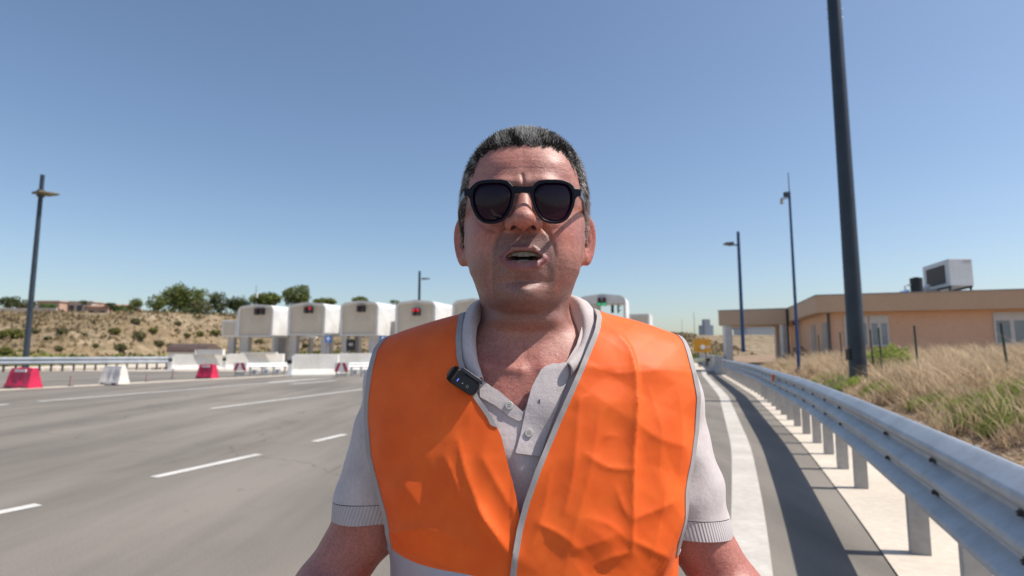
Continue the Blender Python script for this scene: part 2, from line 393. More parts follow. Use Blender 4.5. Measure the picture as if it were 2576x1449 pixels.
tree_at('broadleaf_tree', (1556, 1572, 799, 832), 118, L_OLIVE, 'small bushy tree beside the thin conifer seen through the green lit canopy', seed=20, nleaf=500)
# palm
pc = P(279, 764, 92); gz = float(hill_h(pc.x, 92)); pr_ = empty('palm_tree', (pc.x, 92, gz)); tag(pr_, 'small palm tree standing right of the pink house, fronds spread', 'tree')
t = MB(); t.tube((0, 0, -.3), (0, 0, pc.z - gz), .16, .13, 8); t.build('trunk', M_BARK, pr_)
fr = MB(); h0 = pc.z - gz
for i in range(16):
    a = i * .393; e = .5 if i % 2 else 1.0; pts = []
    for k in range(6):
        t_ = k / 5; pts.append(Vector((math.cos(a) * t_ * 1.0, math.sin(a) * t_ * 1.0, h0 + e * .7 * t_ - 1.0 * t_ * t_)))
    for k in range(5):
        q = Vector((-math.sin(a), math.cos(a), 0)) * (.16 * math.sin(math.pi * (k + .5) / 5.5) + .03)
        fr.quad(pts[k] - q, pts[k + 1] - q, pts[k + 1] + q, pts[k] + q)
fo = fr.build('fronds', L_DARK, pr_); 
# scrub on the slope
def slope_hit(px, py):
    d = ray(px, py)
    for k in range(500, 1500):
        Y = k * .1; p = d / d[1] * Y
        if p[2] + CAMH <= float(hill_h(p[0], Y)): return p[0], Y
    return p[0], Y
hid = [(30, 838, 62), (12, 880, 36), (157, 832, 30), (289, 832, 32), (350, 842, 36), (385, 831, 24), (303, 872, 34), (470, 843, 20), (502, 838, 24), (541, 835, 28),
       (150, 876, 20), (212, 842, 16), (85, 833, 26), (430, 868, 22), (240, 868, 18), (400, 862, 26), (120, 850, 22), (342, 806, 26), (580, 812, 26), (447, 812, 20), (652, 858, 22), (770, 868, 22), (900, 876, 18), (1005, 872, 18)]
desc = ['wide bright green scrub bush near the left lamp post', 'green scrub bush at the left picture edge above the guardrail', 'dull brown green scrub bush right of the left lamp post', 'bright green scrub bush high in the middle of the bank',
        'olive green scrub bush below the tallest pines', 'small green scrub bush above and right of its olive neighbour', 'dark round scrub bush low on the bank above the guardrail', 'small brownish scrub bush above the brown housing', 'small bright green scrub bush right above the brown housing', 'green scrub bush left of the first toll canopy']
for i, (x, y, w) in enumerate(hid):
    X, Y = slope_hit(x, y + w * .22); s = w / F * Y; z = float(hill_h(X, Y))
    lb = desc[i] if i < len(desc) else 'small dull scrub bush on the dry bank %s' % (
        ['below the wide green bush', 'in the bare patch left of centre', 'right beside the left lamp post', 'left of the brown housing', 'above the middle of the guardrail', 'below the olive bush', 'midway between lamp post and bare patch', 'just under the crest below the pines', 'just under the crest beside the first canopy', 'under the crest by the tallest pine', 'between the legs of the first canopy', 'between the legs of the second canopy', 'between the legs of the third canopy', 'between the legs of the fourth canopy'][i - 10])
    L = [((0, 0, s * .16), (s * .42, s * .4, s * .26)), ((s * .25, -.1, s * .12), (s * .25, s * .25, s * .2)), ((-s * .27, .1, s * .13), (s * .25, s * .25, s * .2))]
    V, Fc, at = leafcloud(L, 420, s * .055 + .03, 100 + i)
    o = link_mesh('scrub_bush', V, Fc, (L_BUSH if i in (0, 1, 3, 5, 8, 9) else L_OLIVE), attrs=at); o.location = (X, Y, z)
    tag(o, lb, 'bush', 'scrub bushes dotted over the dry bank')
# dry grass and low scrub cover of the bank (uncountable)
g = np.random.default_rng(5); N = 24000
X = g.uniform(-75, 45, N); Y = hill_foot(X) + np.where(g.random(N) < .25, g.random(N) * 5, g.random(N) ** .8 * 42) - 1.5; keep = (fbm(X * .25, Y * .25, 3, 77) > -.22) | (Y - hill_foot(X) < 4.0); X = X[keep]; Y = Y[keep]; N = len(X)
Z = hill_h(X, Y) - .05; s = g.uniform(.12, .42, N); a = g.uniform(0, 6.28, N)
dx = np.cos(a) * s; dy = np.sin(a) * s; V = np.stack([np.stack([X - dx, Y - dy, Z], 1), np.stack([X + dx, Y + dy, Z], 1), np.stack([X + dx * .3 + g.normal(size=N) * .1, Y + dy * .3, Z + s * 1.3], 1)], 1).reshape(-1, 3)
tone = g.random(N).repeat(3); gr = (Y - hill_foot(X) < 2.2 + 2.4 * g.random(N))
mk_ = lambda sel, nm, mm: tag(link_mesh(nm, V.reshape(-1, 3, 3)[sel].reshape(-1, 3), np.arange(sel.sum() * 3).reshape(-1, 3), mm, attrs={'tone': np.stack([tone.reshape(-1, 3)[sel].ravel()] * 3 + [np.ones(sel.sum() * 3)], 1)}), kind='stuff')
L_DRY = m_leaf('dry_scrub', (.15, .115, .06), (.36, .27, .15)); L_FOOT = m_leaf('foot_weeds', (.13, .16, .035), (.30, .31, .08))
tag(mk_(~gr, 'dry_grass', L_DRY), 'dry grass and low scrub covering the embankment', 'grass'); tag(mk_(gr, 'weeds', L_FOOT), 'green weeds along the foot of the embankment', 'weeds')

# ---- houses on the crest
M_PINKW = mat('pink_render', (.50, .33, .25), .9, vscale=.5); M_TILE = mat('roof_tiles', (.42, .22, .15), .9, vscale=1.5); M_STONEW = mat('pale_stone_wall', (.50, .42, .36), .95, vscale=.7, var=.25)
M_DKGL = mat('dark_window', (.05, .06, .07), .2, var=0)
def house(px0, px1, ytop, ybot, Y, depth, label, pitched, nwin, wm=M_PINKW):
    a = P(px0, ybot, Y); b_ = P(px1, ytop, Y); gz = min(float(hill_h(a.x, Y)), a.z) - .6
    root = empty('house', (a.x, Y, gz)); tag(root, label, 'house'); w = b_.x - a.x; h = b_.z - gz
    wt = h if not pitched else h - (b_.z - a.z) * .45
    MB().box(0, w, 0, depth, 0, wt).build('wall', wm, root)
    r = MB()
    if pitched:
        for y0, y1 in ((-.3, depth / 2), (depth / 2, depth + .3)):
            lo0 = wt if y0 < 0 else h; lo1 = h if y0 < 0 else wt
            r.hexa([(-.3, y0, lo0), (w + .3, y0, lo0), (w + .3, y1, lo1), (-.3, y1, lo1), (-.3, y0, lo0 + .15), (w + .3, y0, lo0 + .15), (w + .3, y1, lo1 + .15), (-.3, y1, lo1 + .15)])
    else: r.box(-.2, w + .2, -.2, depth + .2, wt, wt + .18)
    r.build('roof', M_TILE if pitched else wm, root)
    for i in range(nwin):
        x = w * (i + .5) / nwin; f = MB().box(x - .5, x + .5, -.04, .0, wt - 1.7, wt - .6).build('window', M_DKGL, root)
    return root
house(92, 150, 759, 782, 104, 8, 'pinkish house behind the left lamp post, flat roofed', False, 2)
house(148, 232, 760, 784, 106, 9, 'long low pale house on the crest with flat roof', False, 4, M_STONEW)
house(214, 273, 763, 785, 100, 9, 'lower pink house with sloping red tiled roof near the palm', True, 2)
wl = MB(); wa = P(-40, 775, 90); wb = P(142, 775, 90); z0 = float(hill_h(wa.x, 90)) - .8
wl.box(wa.x, wb.x, 90, 90.25, z0, wa.z); tag(wl.build('garden_wall', M_STONEW), 'long pale garden wall along the crest at the left', 'wall')

# scrub thicket along the crest, reads as one mass
L = []
g = np.random.default_rng(8)
for i in range(230):
    px = g.uniform(285, 800) if i < 130 else g.uniform(500, 800); Yt = (92 if px < 500 else 111) + g.uniform(-3, 3); p = P(px, 788, Yt); zz = float(hill_h(p.x, Yt)); s_ = g.uniform(.5, 1.5) * (1.5 if px > 500 else 1); L.append(((p.x, Yt, zz + s_ * .25), (s_ * 1.2, s_, s_ * .75)))
V, Fc, at = leafcloud(L, 15000, .19, 400, .3); o = link_mesh('undergrowth', V, Fc, L_DARK, attrs=at); tag(o, 'dark green undergrowth thicket beneath the trees along the crest', 'undergrowth', kind='stuff')
# ================================================================== THINGS ON AND ALONG THE ROAD
M_CWHITE = m_concrete('white_precast_concrete', (.62, .58, .52), (.78, .75, .70), .8)
M_PANEL = m_concrete('beige_canopy_panel', (.47, .42, .345), (.58, .52, .435), .5)
M_GREYC = m_concrete('grey_precast_concrete', (.36, .35, .34), (.50, .48, .46), .8)
M_SHELL = m_concrete('pale_grey_canopy_shell', (.54, .53, .52), (.74, .73, .71), .7)
M_RED = mat('red_plastic', (.56, .018, .07), .45, var=.2, vscale=2.5); M_WPL = mat('white_plastic', (.72, .66, .60), .5, var=.1, vscale=3)
M_WSTK = mat('white_sticker', (.8, .76, .76), .5, var=.12, vscale=20)
def m_galv():
    m = bpy.data.materials.new('galvanised_steel'); m.use_nodes = True; b = NB(m)
    v = b.n('ShaderNodeTexVoronoi', i_Scale=28.); b.l(b.coord(), v.inputs['Vector'])
    c = b.ramp(b.noise(1.3, 5, .6), [(.3, (.35, .375, .41)), (.7, (.49, .52, .56))])
    c = b.mix(.18, c, b.ramp(v.outputs['Distance'], [(0, (.6, .6, .6)), (.6, (1.2, 1.2, 1.2))]), 'MULTIPLY')
    st = b.noise(6, 4, .6, b.map((1, 1, .1))); c = b.mix(.3, c, b.ramp(st, [(.35, (.75, .73, .7)), (.6, (1, 1, 1))]), 'MULTIPLY')
    b.col(c); b.b.inputs['Metallic'].default_value = .35; b.l(b.ramp(b.noise(9, 4), [(.3, (.38,) * 3), (.7, (.55,) * 3)]), b.b.inputs['Roughness']); return m
M_GALV = m_galv()
M_NAVY = mat('dark_blue_grey_paint', (.030, .042, .058), .42, metal=.2, var=.25, vscale=1.2); M_BLUEP = mat('blue_painted_pole', (.02, .06, .16), .4, var=.2)
M_GREYP = mat('weathered_grey_pole', (.12, .14, .16), .55, metal=.2, var=.25, vscale=.6)
M_BLACK = mat('black_plastic', (.012, .012, .014), .45, var=.3, vscale=8); M_DGREY = mat('dark_grey_metal', (.07, .07, .075), .5, var=.2)
M_REDOFF = mat('red_signal', (.5, .01, .02), .3, var=0, emit=(1, .02, .05), estr=.5); M_REDDIM = mat('dark_red_signal', (.10, .012, .02), .3, var=.1)
M_GREENON = mat('green_signal', (0, .5, .2), .3, var=0, emit=(0, .75, .28), estr=.55)
M_ORANGE = mat('orange_reflector', (.85, .16, .03), .4, var=.1); M_BLUES = mat('blue_sign_face', (.02, .15, .50), .4, var=.08); M_SIGNW = mat('white_sign_face', (.78, .77, .75), .5, var=.06)
M_SIGNR = mat('red_sign_stripe', (.42, .02, .05), .45, var=.15); M_YEL = mat('ochre_yellow_sign', (.55, .26, .015), .6, var=.2, vscale=1.5)
M_BROWNR = mat('brown_weathered_roof', (.10, .065, .055), .8, var=.3, vscale=2); M_PGREEN = mat('pale_green_rail', (.50, .60, .55), .5, var=.12)

# ---- toll canopies
TH = R(17); cT, sT = math.cos(TH), math.sin(TH)
def rowY(px): t = (px - CX) / F; return 61.5 / (1 + .306 * t)
def outline(w, zb, zt, r, arch=.18, n=6):
    pts = [(0, zb)]
    for i in range(n + 1):
        a = math.pi - i * math.pi / 2 / n; pts.append((r + r * math.cos(a), zt - r * .8 - arch + r * .8 * math.sin(a)))
    pts.append((w / 2, zt))
    for i in range(n + 1):
        a = math.pi / 2 - i * math.pi / 2 / n; pts.append((w - r + r * math.cos(a), zt - r * .8 - arch + r * .8 * math.sin(a)))
    pts.append((w, zb)); return pts
def canopy(x0, x1, yt, yb, label, lights, arch_open=None, depth=9, legs=None, signs=None):
    Y0 = rowY(x0); t1 = (x1 - CX) / F; XL = (x0 - CX) / F * Y0; w = (t1 * Y0 - XL) / (cT + t1 * sT)
    Ym = Y0 - w / 2 * sT; zt = P(x0, yt, Ym).z; zb = P(x0, yb, Ym).z
    root = empty('toll_canopy', (XL, Y0, 0), -TH); tag(root, label, 'toll canopy', 'row of toll canopies across the road')
    zb2 = 0 if arch_open else zb
    O = outline(w, zb2, zt, .85); fr = .30
    I = [(min(max(x, fr), w - fr), z - (fr if k not in (0, len(O) - 1) else 0)) for k, (x, z) in enumerate(O)]
    if not arch_open: I[0] = (fr, zb + fr * .5); I[-1] = (w - fr, zb + fr * .5)
    mb = MB(); bm = mb.bm
    def ringv(y, pl): return [bm.verts.new((x, y, z)) for x, z in pl]
    A = ringv(0, O); B = ringv(depth, O); C_ = ringv(0.02, I); D_ = ringv(.16, I); n = len(O)
    for i in range(n - 1):
        bm.faces.new((A[i], A[i + 1], B[i + 1], B[i])); bm.faces.new((A[i], C_[i], C_[i + 1], A[i + 1])); bm.faces.new((C_[i], D_[i], D_[i + 1], C_[i + 1]))
    bm.faces.new((A[-1], A[0], B[0], B[-1])); bm.faces.new((A[-1], A[0], C_[0], C_[-1])); bm.faces.new((C_[-1], C_[0], D_[0], D_[-1]))
    if not arch_open:
        bm.faces.new(B); mb.build('shell', M_SHELL, root, smooth=True)
        pn = MB(); pn.bm.faces.new([pn.bm.verts.new((x, .165, z)) for x, z in I]); pn.build('front_panel', M_PANEL, root)
        rb = MB(); 
        for k in range(9): xx = w * (.38 + .05 * k); rb.box(xx, xx + .035, .145, .163, zb + (zt - zb) * .38, zb + (zt - zb) * .56)
        rb.build('louvre', M_GREYC, root)
    else:
        mb.bm.free()
        ox0, ox1, oy = arch_open; X0 = w * (ox0 - x0) / (x1 - x0); X1 = w * (ox1 - x0) / (x1 - x0); zo = P(x0, oy, Ym).z
        ms = MB(); OT = [p for p in O]; bm = ms.bm
        def ring2(y): return [bm.verts.new((x, y, z)) for x, z in O + [(X1, 0), (X1, zo), (X0, zo), (X0, 0)]]
        def pair(y): return ring2(y)
        A = ring2(0); B = ring2(3.2); n = len(A)
        for i in range(n): bm.faces.new((A[i], A[(i + 1) % n], B[(i + 1) % n], B[i]))
        bm.faces.new(A); bm.faces.new(B[::-1]); ms.build('shell', M_SHELL, root)
        MB().box(X0 * .25, X0 - .03, -.02, -.003, 0, zt - 1.0).build('front_panel', M_PANEL, root)
    for (a, b_) in (legs or []):
        xa = w * (a - x0) / (x1 - x0); xb = w * (b_ - x0) / (x1 - x0)
        MB().box(xa, xb, .4, 1.1, 0, zb - .003).build('leg', M_GREYC, root); MB().box(xa + .1, xb, depth - 1.6, depth - .9, 0, zb - .003).build('leg', M_GREYC, root)
    for (la, lb, ya, yb_, kind) in lights:
        xa = w * (la - x0) / (x1 - x0); xb = w * (lb - x0) / (x1 - x0); za = P(la, ya, Ym).z; zc = P(la, yb_, Ym).z
        L = MB().box(xa, xb, -.22, .155 if not arch_open else -.01, zc, za).build('traffic_light', M_BLACK, root, bevel=.03)
        r = min(xb - xa, (za - zc) / 2) * .42; xm = (xa + xb) / 2
        for zz, mm in ((za - r * 1.3, M_REDOFF if kind == 'red' else M_REDDIM), (zc + r * 1.3, M_GREENON if kind == 'green' else M_DGREY)):
            q = MB().tube((xm, -.26, zz), (xm, -.215, zz), r, n=14); q.build('lamp', mm, L)
            v = MB().hexa([(xm - r * 1.1, -.46, zz + r * .9), (xm + r * 1.1, -.46, zz + r * .9), (xm + r * 1.1, -.223, zz + r * .9), (xm - r * 1.1, -.223, zz + r * .9)] + [(xm - r * 1.1, -.46, zz + r * 1.05), (xm + r * 1.1, -.46, zz + r * 1.05), (xm + r * 1.1, -.223, zz + r * 1.05), (xm - r * 1.1, -.223, zz + r * 1.05)]); v.build('visor', M_BLACK, L)
    # side link wall between this canopy and the next
    if signs != 'nolink':
        zl0 = P(x0, 845, Y0).z; zl1 = P(x0, 807, Y0).z
        MB().box(w + .003, w + 2.4, 3.0, 3.5, zl0, zl1).build('link_panel', M_GREYC, root)
    return root
canopy(597, 687, 765, 847, 'leftmost closed white toll canopy, twin dark signals on its beige front', [(641, 650, 776, 792, 'dim'), (655, 664, 776, 792, 'off')], legs=[(599, 621), (681, 687)])
canopy(724, 818, 760, 843, 'second white toll canopy from the left, one red signal lit', [(766, 775, 772, 788, 'dim'), (777, 786, 772, 788, 'red')], legs=[(725, 742), (804, 818)])
canopy(855, 951, 756, 844, 'third white toll canopy from the left, dark double signal, between the two blue signs', [(899, 907, 769, 785, 'dim'), (909, 918, 769, 785, 'dim')], legs=[(855, 869), (924, 948)])
canopy(994, 1095, 754, 846, 'fourth white toll canopy just left of the man, two red signals lit', [(1039, 1047, 776, 794, 'red'), (1049, 1057, 776, 794, 'red')], legs=[(996, 1014), (1070, 1092)])
canopy(1137, 1240, 750, 846, 'toll canopy mostly hidden behind the man, between his ear and the fourth canopy', [(1186, 1194, 774, 790, 'off'), (1197, 1205, 774, 790, 'off')], legs=[(1139, 1158), (1215, 1238)])
c7 = canopy(1455, 1575, 739, 846, 'open toll canopy arch with two green signals, right of the man', [(1506, 1514, 749, 770, 'green'), (1518, 1526, 749, 770, 'green')], arch_open=(1502, 1569, 763), signs='nolink')
# hanging double signal in the open arch, seen from the side
def at_row(px, py, dY=0): return P(px, py, rowY(px) + dY)
for k, (a, b_) in enumerate(((1538, 1545), (1554, 1558))):
    p = at_row(a, 768, .5); q = at_row(b_, 787, .5)
    o = MB().box(p.x, q.x, p.y, p.y + .3, q.z, p.z).box((p.x + q.x) / 2 - .03, (p.x + q.x) / 2 + .03, p.y + .1, p.y + .16, p.z, p.z + .35)
    if k: o.box(q.x, q.x + .22, p.y, p.y + .04, p.z - .12, p.z - .05).box(q.x, q.x + .22, p.y, p.y + .04, q.z + .25, q.z + .32)
    o = o.build('lane_signal', M_BLACK); tag(o, ['slim black signal hanging in the open canopy arch, nearer its middle', 'black signal with two visors hanging by the right leg of the open arch'][k], 'signal')
# end boxes at both ends of the row
def endbox(x0, x1, x2, yt, yb, label, Y, depth):
    XL = (x0 - CX) / F * Y; t1 = (x1 - CX) / F; w = (t1 * Y - XL) / (cT + t1 * sT); z0, z1 = P(x0, yb, Y).z, P(x0, yt, Y).z
    r = empty('toll_side_box', (XL, Y, 0), -TH); tag(r, label, 'concrete box'); MB().box(0, w, 0, depth, z0, z1).build('casing', M_SHELL, r, bevel=.05)
    MB().box(w * .12, w * .88, -.02, -.003, z0 + .2, z1 - .25).build('front_panel', M_PANEL, r)
    MB().box(w * .3, w * .7, depth * .3, depth * .7, 0, z0 - .003).build('leg', M_GREYC, r); return r
endbox(559, 597, 597, 806, 848, 'small white concrete box at the left end of the toll canopies', 73, 1.2)
endbox(1583, 1634, 1656, 789, 838, 'small grey and white concrete box right of the open toll arch', 57.5, 5)

# ---- concrete barriers of the toll islands
def nose_barrier(x0, x1, yt, yb, Y, label, rise=None, nose=True):
    pl = P(x0, yb, Y); pr = P(x1, yb, Y); zt = P(x0, yt, Y).z; w = pr.x - pl.x
    r = empty('concrete_barrier', (pl.x, Y, 0)); tag(r, label, 'barrier', 'white concrete barriers of the toll islands')
    b_ = MB(); prof = [(0, -.45, 0), (0, -.45, .12), (0, -.20, .45), (0, -.13, zt), (0, .13, zt), (0, .20, .45), (0, .45, .12), (0, .45, 0)]
    b_.prism(prof, (.35, 0, 0), (w, w * .25, 0)); b_.build('barrier_body', M_CWHITE, r, bevel=.02)
    if nose:
        MB().taper(0, .347, -.42, .42, 0, .22, .347, -.16, .16, zt * .93).build('nose', M_SHELL, r, bevel=.03)
        MB().box(.05, .34, -.40, -.36, zt * .58, zt * .74).build('marker_plate', M_BLACK, r)
        MB().box(.05, .34, -.40, -.36, zt * .76, zt * .84).build('reflector', M_GREYC, r)
    if rise:
        a, c, y = rise; xa = P(a, yb, Y).x - pl.x; xc = P(c, yb, Y).x - pl.x; MB().box(xa, xc, .2, .6, zt - .02, P(a, y, Y).z).build('parapet', M_CWHITE, r)
    return r
nose_barrier(428, 562, 892, 924, 47, 'white concrete barrier with tapered nose below the brown housing', rise=(490, 555, 879))
nose_barrier(563, 700, 890, 923, 48, 'white concrete barrier in front of the first toll canopy', rise=(600, 690, 886))
nose_barrier(725, 842, 891, 944, 36, 'nearest white concrete barrier with black marker plate on its nose')
nose_barrier(842, 990, 889, 922, 46, 'white concrete barrier in front of the third toll canopy, meeting the man\'s shoulder', nose=False)
# brown weathered housing behind the first barrier
hb = P(421, 893, 56); he = P(521, 893, 56); z0 = P(421, 893, 56).z; z1 = P(421, 864, 56).z; w = he.x - hb.x
hr = empty('equipment_housing', (hb.x, 56, 0)); tag(hr, 'equipment housing with rounded dark brown roof over pale walls, behind the barrier', 'housing')
MB().box(.1, w - .1, 0, 2, 0, z0 + .25).build('wall', M_SHELL, hr)
for xa, xb in ((0, w * .74), (w * .76, w)):
    q = []
    for i in range(9):
        a = math.pi * i / 8; q.append((0, 1 - 1.25 * math.cos(a), z0 + .253 + (z1 - z0 - .25) * math.sin(a) ** .7))
    MB().prism(q, (xa, 0, 0), (xb, 0, 0)).build('roof', M_BROWNR, hr, smooth=True)
MB().box(w * .735, w * .765, -.4, -.3, 0, z0 + .5).build('post', M_SHELL, hr)

# ---- plastic road barriers
def plastic_barrier(x0, x1, yt, yb, m, label, sticker, rz=-.28, side=.22):
    a = G(x0, yb); b_ = G(x1, yb); Y = a.y; w = (b_.x - a.x); h = P(x0, yt, Y).z
    r = empty('plastic_barrier', ((a.x + b_.x) / 2, Y + .2, .03), rz); tag(r, label, 'road barrier', 'plastic barriers closing the lane')
    mb = MB(); hw = w * .5 * .86; d0 = .30; d1 = .11; z1 = h - .03
    xs = [-hw, -hw * .62, -hw * .5, -hw * .12, 0, hw * .12, hw * .5, hw * .62, hw]
    sink = [0, 0, .03, .03, 0, .03, .03, 0, 0]
    rows = [(.0, d0, 0), (.10, d0 * .97, 0), (.2, d0 * .82, .6), (z1 * .62, d0 * .62, 1), (z1 * .8, d1 * 1.5, .6), (z1 * .9, d1 * 1.1, 0), (z1, d1, 0)]
    bm = mb.bm; loops = []
    for (z, d, k) in rows:
        ins = (z / z1) * .14; f = [(x * (1 - ins), -d + s * k, z) for x, s in zip(xs, sink)]; bk = [(x * (1 - ins), d - s * k, z) for x, s in zip(xs[::-1], sink[::-1])]
        loops.append([bm.verts.new(p) for p in f + bk])
    n = len(loops[0])
    for i in range(len(loops) - 1):
        for j in range(n): bm.faces.new((loops[i][j], loops[i][(j + 1) % n], loops[i + 1][(j + 1) % n], loops[i + 1][j]))
    bm.faces.new(loops[0][::-1]); bm.faces.new(loops[-1]); mb.build('barrier_body', m, r, smooth=True, bevel=.012)
    for s in (-1, 1): MB().tube((s * hw * .35, 0, z1 - .002), (s * hw * .35, 0, z1 + .03), .05, n=10).build('filler_cap', m, r)
    for s in (-.55, .55): MB().box(s * hw - .12, s * hw + .12, -d0 - .004, -d0 + .05, .0, .075).build('foot_slot', M_DGREY, r)
    if sticker: MB().box(-hw * .45, hw * .45, -d1 * 1.45 - .01, -d1 * 1.2, z1 * .80, z1 * .93).build('sticker', M_WSTK, r)
    return r
plastic_barrier(-2, 97, 926, 978, M_RED, 'nearest red plastic barrier with white band, at the left picture edge', True)
plastic_barrier(240, 318, 921, 969, M_WPL, 'white plastic barrier standing between the two red ones', False)
plastic_barrier(488, 545, 917, 953, M_RED, 'farther small red plastic barrier left of the first chevron board', True)
for k, (x, yt, yb) in enumerate(((101, 952, 972), (177, 948, 973), (369, 943, 962), (434, 929, 953), (508, 932, 950), (547, 930, 946))):
    a = G(x, yb); h = max(.35, P(x, yt, a.y).z); r = empty('delineator_post', (a.x, a.y, .03))
    tag(r, 'slim dull delineator post %s' % ['right beside the nearest red barrier', 'between the nearest red and the white barrier', 'first to the right of the white barrier', 'second to the right of the white barrier', 'in front of the farther red barrier', 'just right of the farther red barrier'][k], 'delineator post', 'slim posts on the lane island')
    MB().tube((0, 0, .03), (0, 0, h), .045, .04, 10).build('post', mat('dull_pinkish_rubber', (.30, .20, .19), .7, var=.2), r)
    MB().tube((0, 0, 0), (0, 0, .04), .11, .09, 12).build('base', M_DGREY, r)
# ---- red and white chevron boards on stands with the short guardrails behind them
def chevron(x0, x1, yt, ym, yb, label):
    a = G(x0, yb); b_ = G(x1, yb); w = b_.x - a.x; Y = a.y; zt = P(x0, yt, Y).z; zm = P(x0, ym, Y).z
    r = empty('chevron_board', ((a.x + b_.x) / 2, Y, 0)); tag(r, label, 'chevron board', 'chevron boards at the island ends'); hw = w / 2
    MB().box(-hw, hw, -.03, .0, zm, zt).build('board', M_SIGNW, r, bevel=.01)
    H = zt - zm
    for s in (-1, 1):
        MB().hexa([(s * hw * .98, -.036, zm + .01), (s * hw * .52, -.036, zm + .01), (s * hw * .52, -.032, zm + .01), (s * hw * .98, -.032, zm + .01),
                   (s * hw * .52, -.036, zt - .01), (s * hw * .08, -.036, zt - .01), (s * hw * .08, -.032, zt - .01), (s * hw * .52, -.032, zt - .01)]).build('stripe', M_SIGNR, r)
    for s in (-1, 1): MB().box(s * hw * .75 - .03, s * hw * .75 + .03, -.0, .05, 0, zm + H * .6).build('leg', M_GALV, r)
    MB().box(-hw * .8, hw * .8, -.03, .06, .08, zm - .12).build('base', M_GREYC, r); return r
def low_rail(x0, x1, y0, y1, yb, label):
    a = G(x0, yb); b_ = G(x1, yb - 3); zt = P(x0, y0, a.y).z; zb = P(x0, y1, a.y).z
    r = empty('low_guardrail', (a.x, a.y, 0)); tag(r, label, 'guardrail'); d = b_ - a
    q = [(0, -.03, zb), (0, -.10, zb + .06), (0, -.03, (zb + zt) / 2), (0, -.10, zt - .06), (0, -.03, zt), (0, 0, zt), (0, 0, zb)]
    MB().prism(q, (0, 0, 0), (d.x, d.y, 0)).build('rail_beam', M_SIGNW, r); MB().prism([(0, -.05, zt + .01), (0, .05, zt + .01), (0, .05, zt + .05), (0, -.05, zt + .05)], (0, 0, 0), (d.x, d.y, 0)).build('top_strip', M_PGREEN, r)
    for i in range(4):
        t = .06 + i * .29; MB().box(d.x * t - .05, d.x * t + .05, d.y * t + .0, d.y * t + .12, 0, zb + .2).build('post', M_GREYC, r)
        if i < 3: MB().box(d.x * (t + .06), d.x * (t + .2), d.y * t + .05, d.y * t + .3, .12, zb - .15).build('foot_block', M_GALV, r)
    return r
chevron(587, 619, 912, 932, 947, 'left red and white chevron board, near the farther red barrier'); chevron(841, 876, 912, 935, 949, 'right red and white chevron board, beside the man\'s vest')
low_rail(622, 722, 914, 925, 946, 'short low white guardrail behind the left chevron board'); low_rail(878, 960, 913, 925, 948, 'short low white guardrail running behind the man\'s shoulder')
# ---- blue lane signs and the black lane panel
def blue_sign(x, y, label):
    Y = 52; p = P(x, y, Y); r = empty('lane_sign', (p.x, Y, 0)); tag(r, label, 'road sign', 'blue arrow signs at the toll lanes'); h = p.z
    MB().tube((0, 0, 0), (0, 0, h + .3), .035).build('post', M_GALV, r); MB().box(-.30, .30, -.06, -.036, h - .30, h + .30).build('sign_plate', M_BLUES, r, bevel=.01)
    a = MB(); a.hexa([(-.05, -.066, h - .2), (.05, -.066, h - .2), (.05, -.062, h - .2), (-.05, -.062, h - .2), (-.05, -.066, h), (.05, -.066, h), (.05, -.062, h), (-.05, -.062, h)])
    a.prism([(-.22, 0, -.02), (.22, 0, -.02), (0, 0, .24)], (0, -.066, h), (0, -.062, h)); a.build('arrow', M_SIGNW, r)
blue_sign(826, 853, 'blue sign with white arrow by the second canopy'); blue_sign(964, 853, 'blue sign with white arrow by the third canopy, partly behind the vest')
bp = P(883, 870, 54); r = empty('lane_sign', (bp.x, 54, 0)); tag(r, 'black lane panel with two grey fields under the third canopy', 'sign'); h = bp.z
MB().tube((0, 0, 0), (0, 0, h), .05).build('post', M_DGREY, r); MB().box(-.42, .42, -.1, -.06, h - .45, h + .6).build('sign_plate', M_BLACK, r)
for z in (.02, .16): MB().box(-.2, .2, -.108, -.103, h + z, h + z + .09).build('sign_field', M_GREYC, r)

# ---- guardrail on the far left
def wave_profile(z0, z1, n, dep=.075):
    per = (z1 - z0) / n; q = []
    for i in range(n):
        b0 = z0 + per * i
        q += [(0.0, b0 + per * .06), (dep * .9, b0 + per * .30), (dep, b0 + per * .42), (dep, b0 + per * .60), (dep * .9, b0 + per * .72), (0.0, b0 + per * .94)]
    return q
def beam(path, prof, thick=.004):
    """path: list of (x,y); prof: (offset towards the left of travel, z)"""
    mb = MB(); bm = mb.bm; cols = []
    for i, p in enumerate(path):
        a = path[max(0, i - 1)]; b_ = path[min(len(path) - 1, i + 1)]; d = Vector((b_[0] - a[0], b_[1] - a[1])).normalized(); nx, ny = -d.y, d.x
        cols.append(([bm.verts.new((p[0] + nx * o, p[1] + ny * o, z)) for o, z in prof], [bm.verts.new((p[0] + nx * (o - thick), p[1] + ny * (o - thick), z)) for o, z in prof]))
    for i in range(len(path) - 1):
        for s in (0, 1):
            for j in range(len(prof) - 1): bm.faces.new((cols[i][s][j], cols[i + 1][s][j], cols[i + 1][s][j + 1], cols[i][s][j + 1]))
        for j in (0, -1): bm.faces.new((cols[i][0][j], cols[i + 1][0][j], cols[i + 1][1][j], cols[i][1][j]))
    for e in (0, -1):
        for j in range(len(prof) - 1): bm.faces.new((cols[e][0][j], cols[e][0][j + 1], cols[e][1][j + 1], cols[e][1][j]))
    return mb
a0, a1 = G(-110, 938), G(430, 930); r = empty('guardrail', (0, 0, 0)); tag(r, 'long galvanised guardrail across the far side of the road at the left', 'guardrail')
beam([(a1.x - (a1.x - a0.x) * t, a1.y - (a1.y - a0.y) * t + .6) for t in np.linspace(0, 1, 12)], [(o + .0, z) for o, z in wave_profile(.52, 1.12, 2, .09)]).build('rail_beam', M_GALV, r, smooth=True)
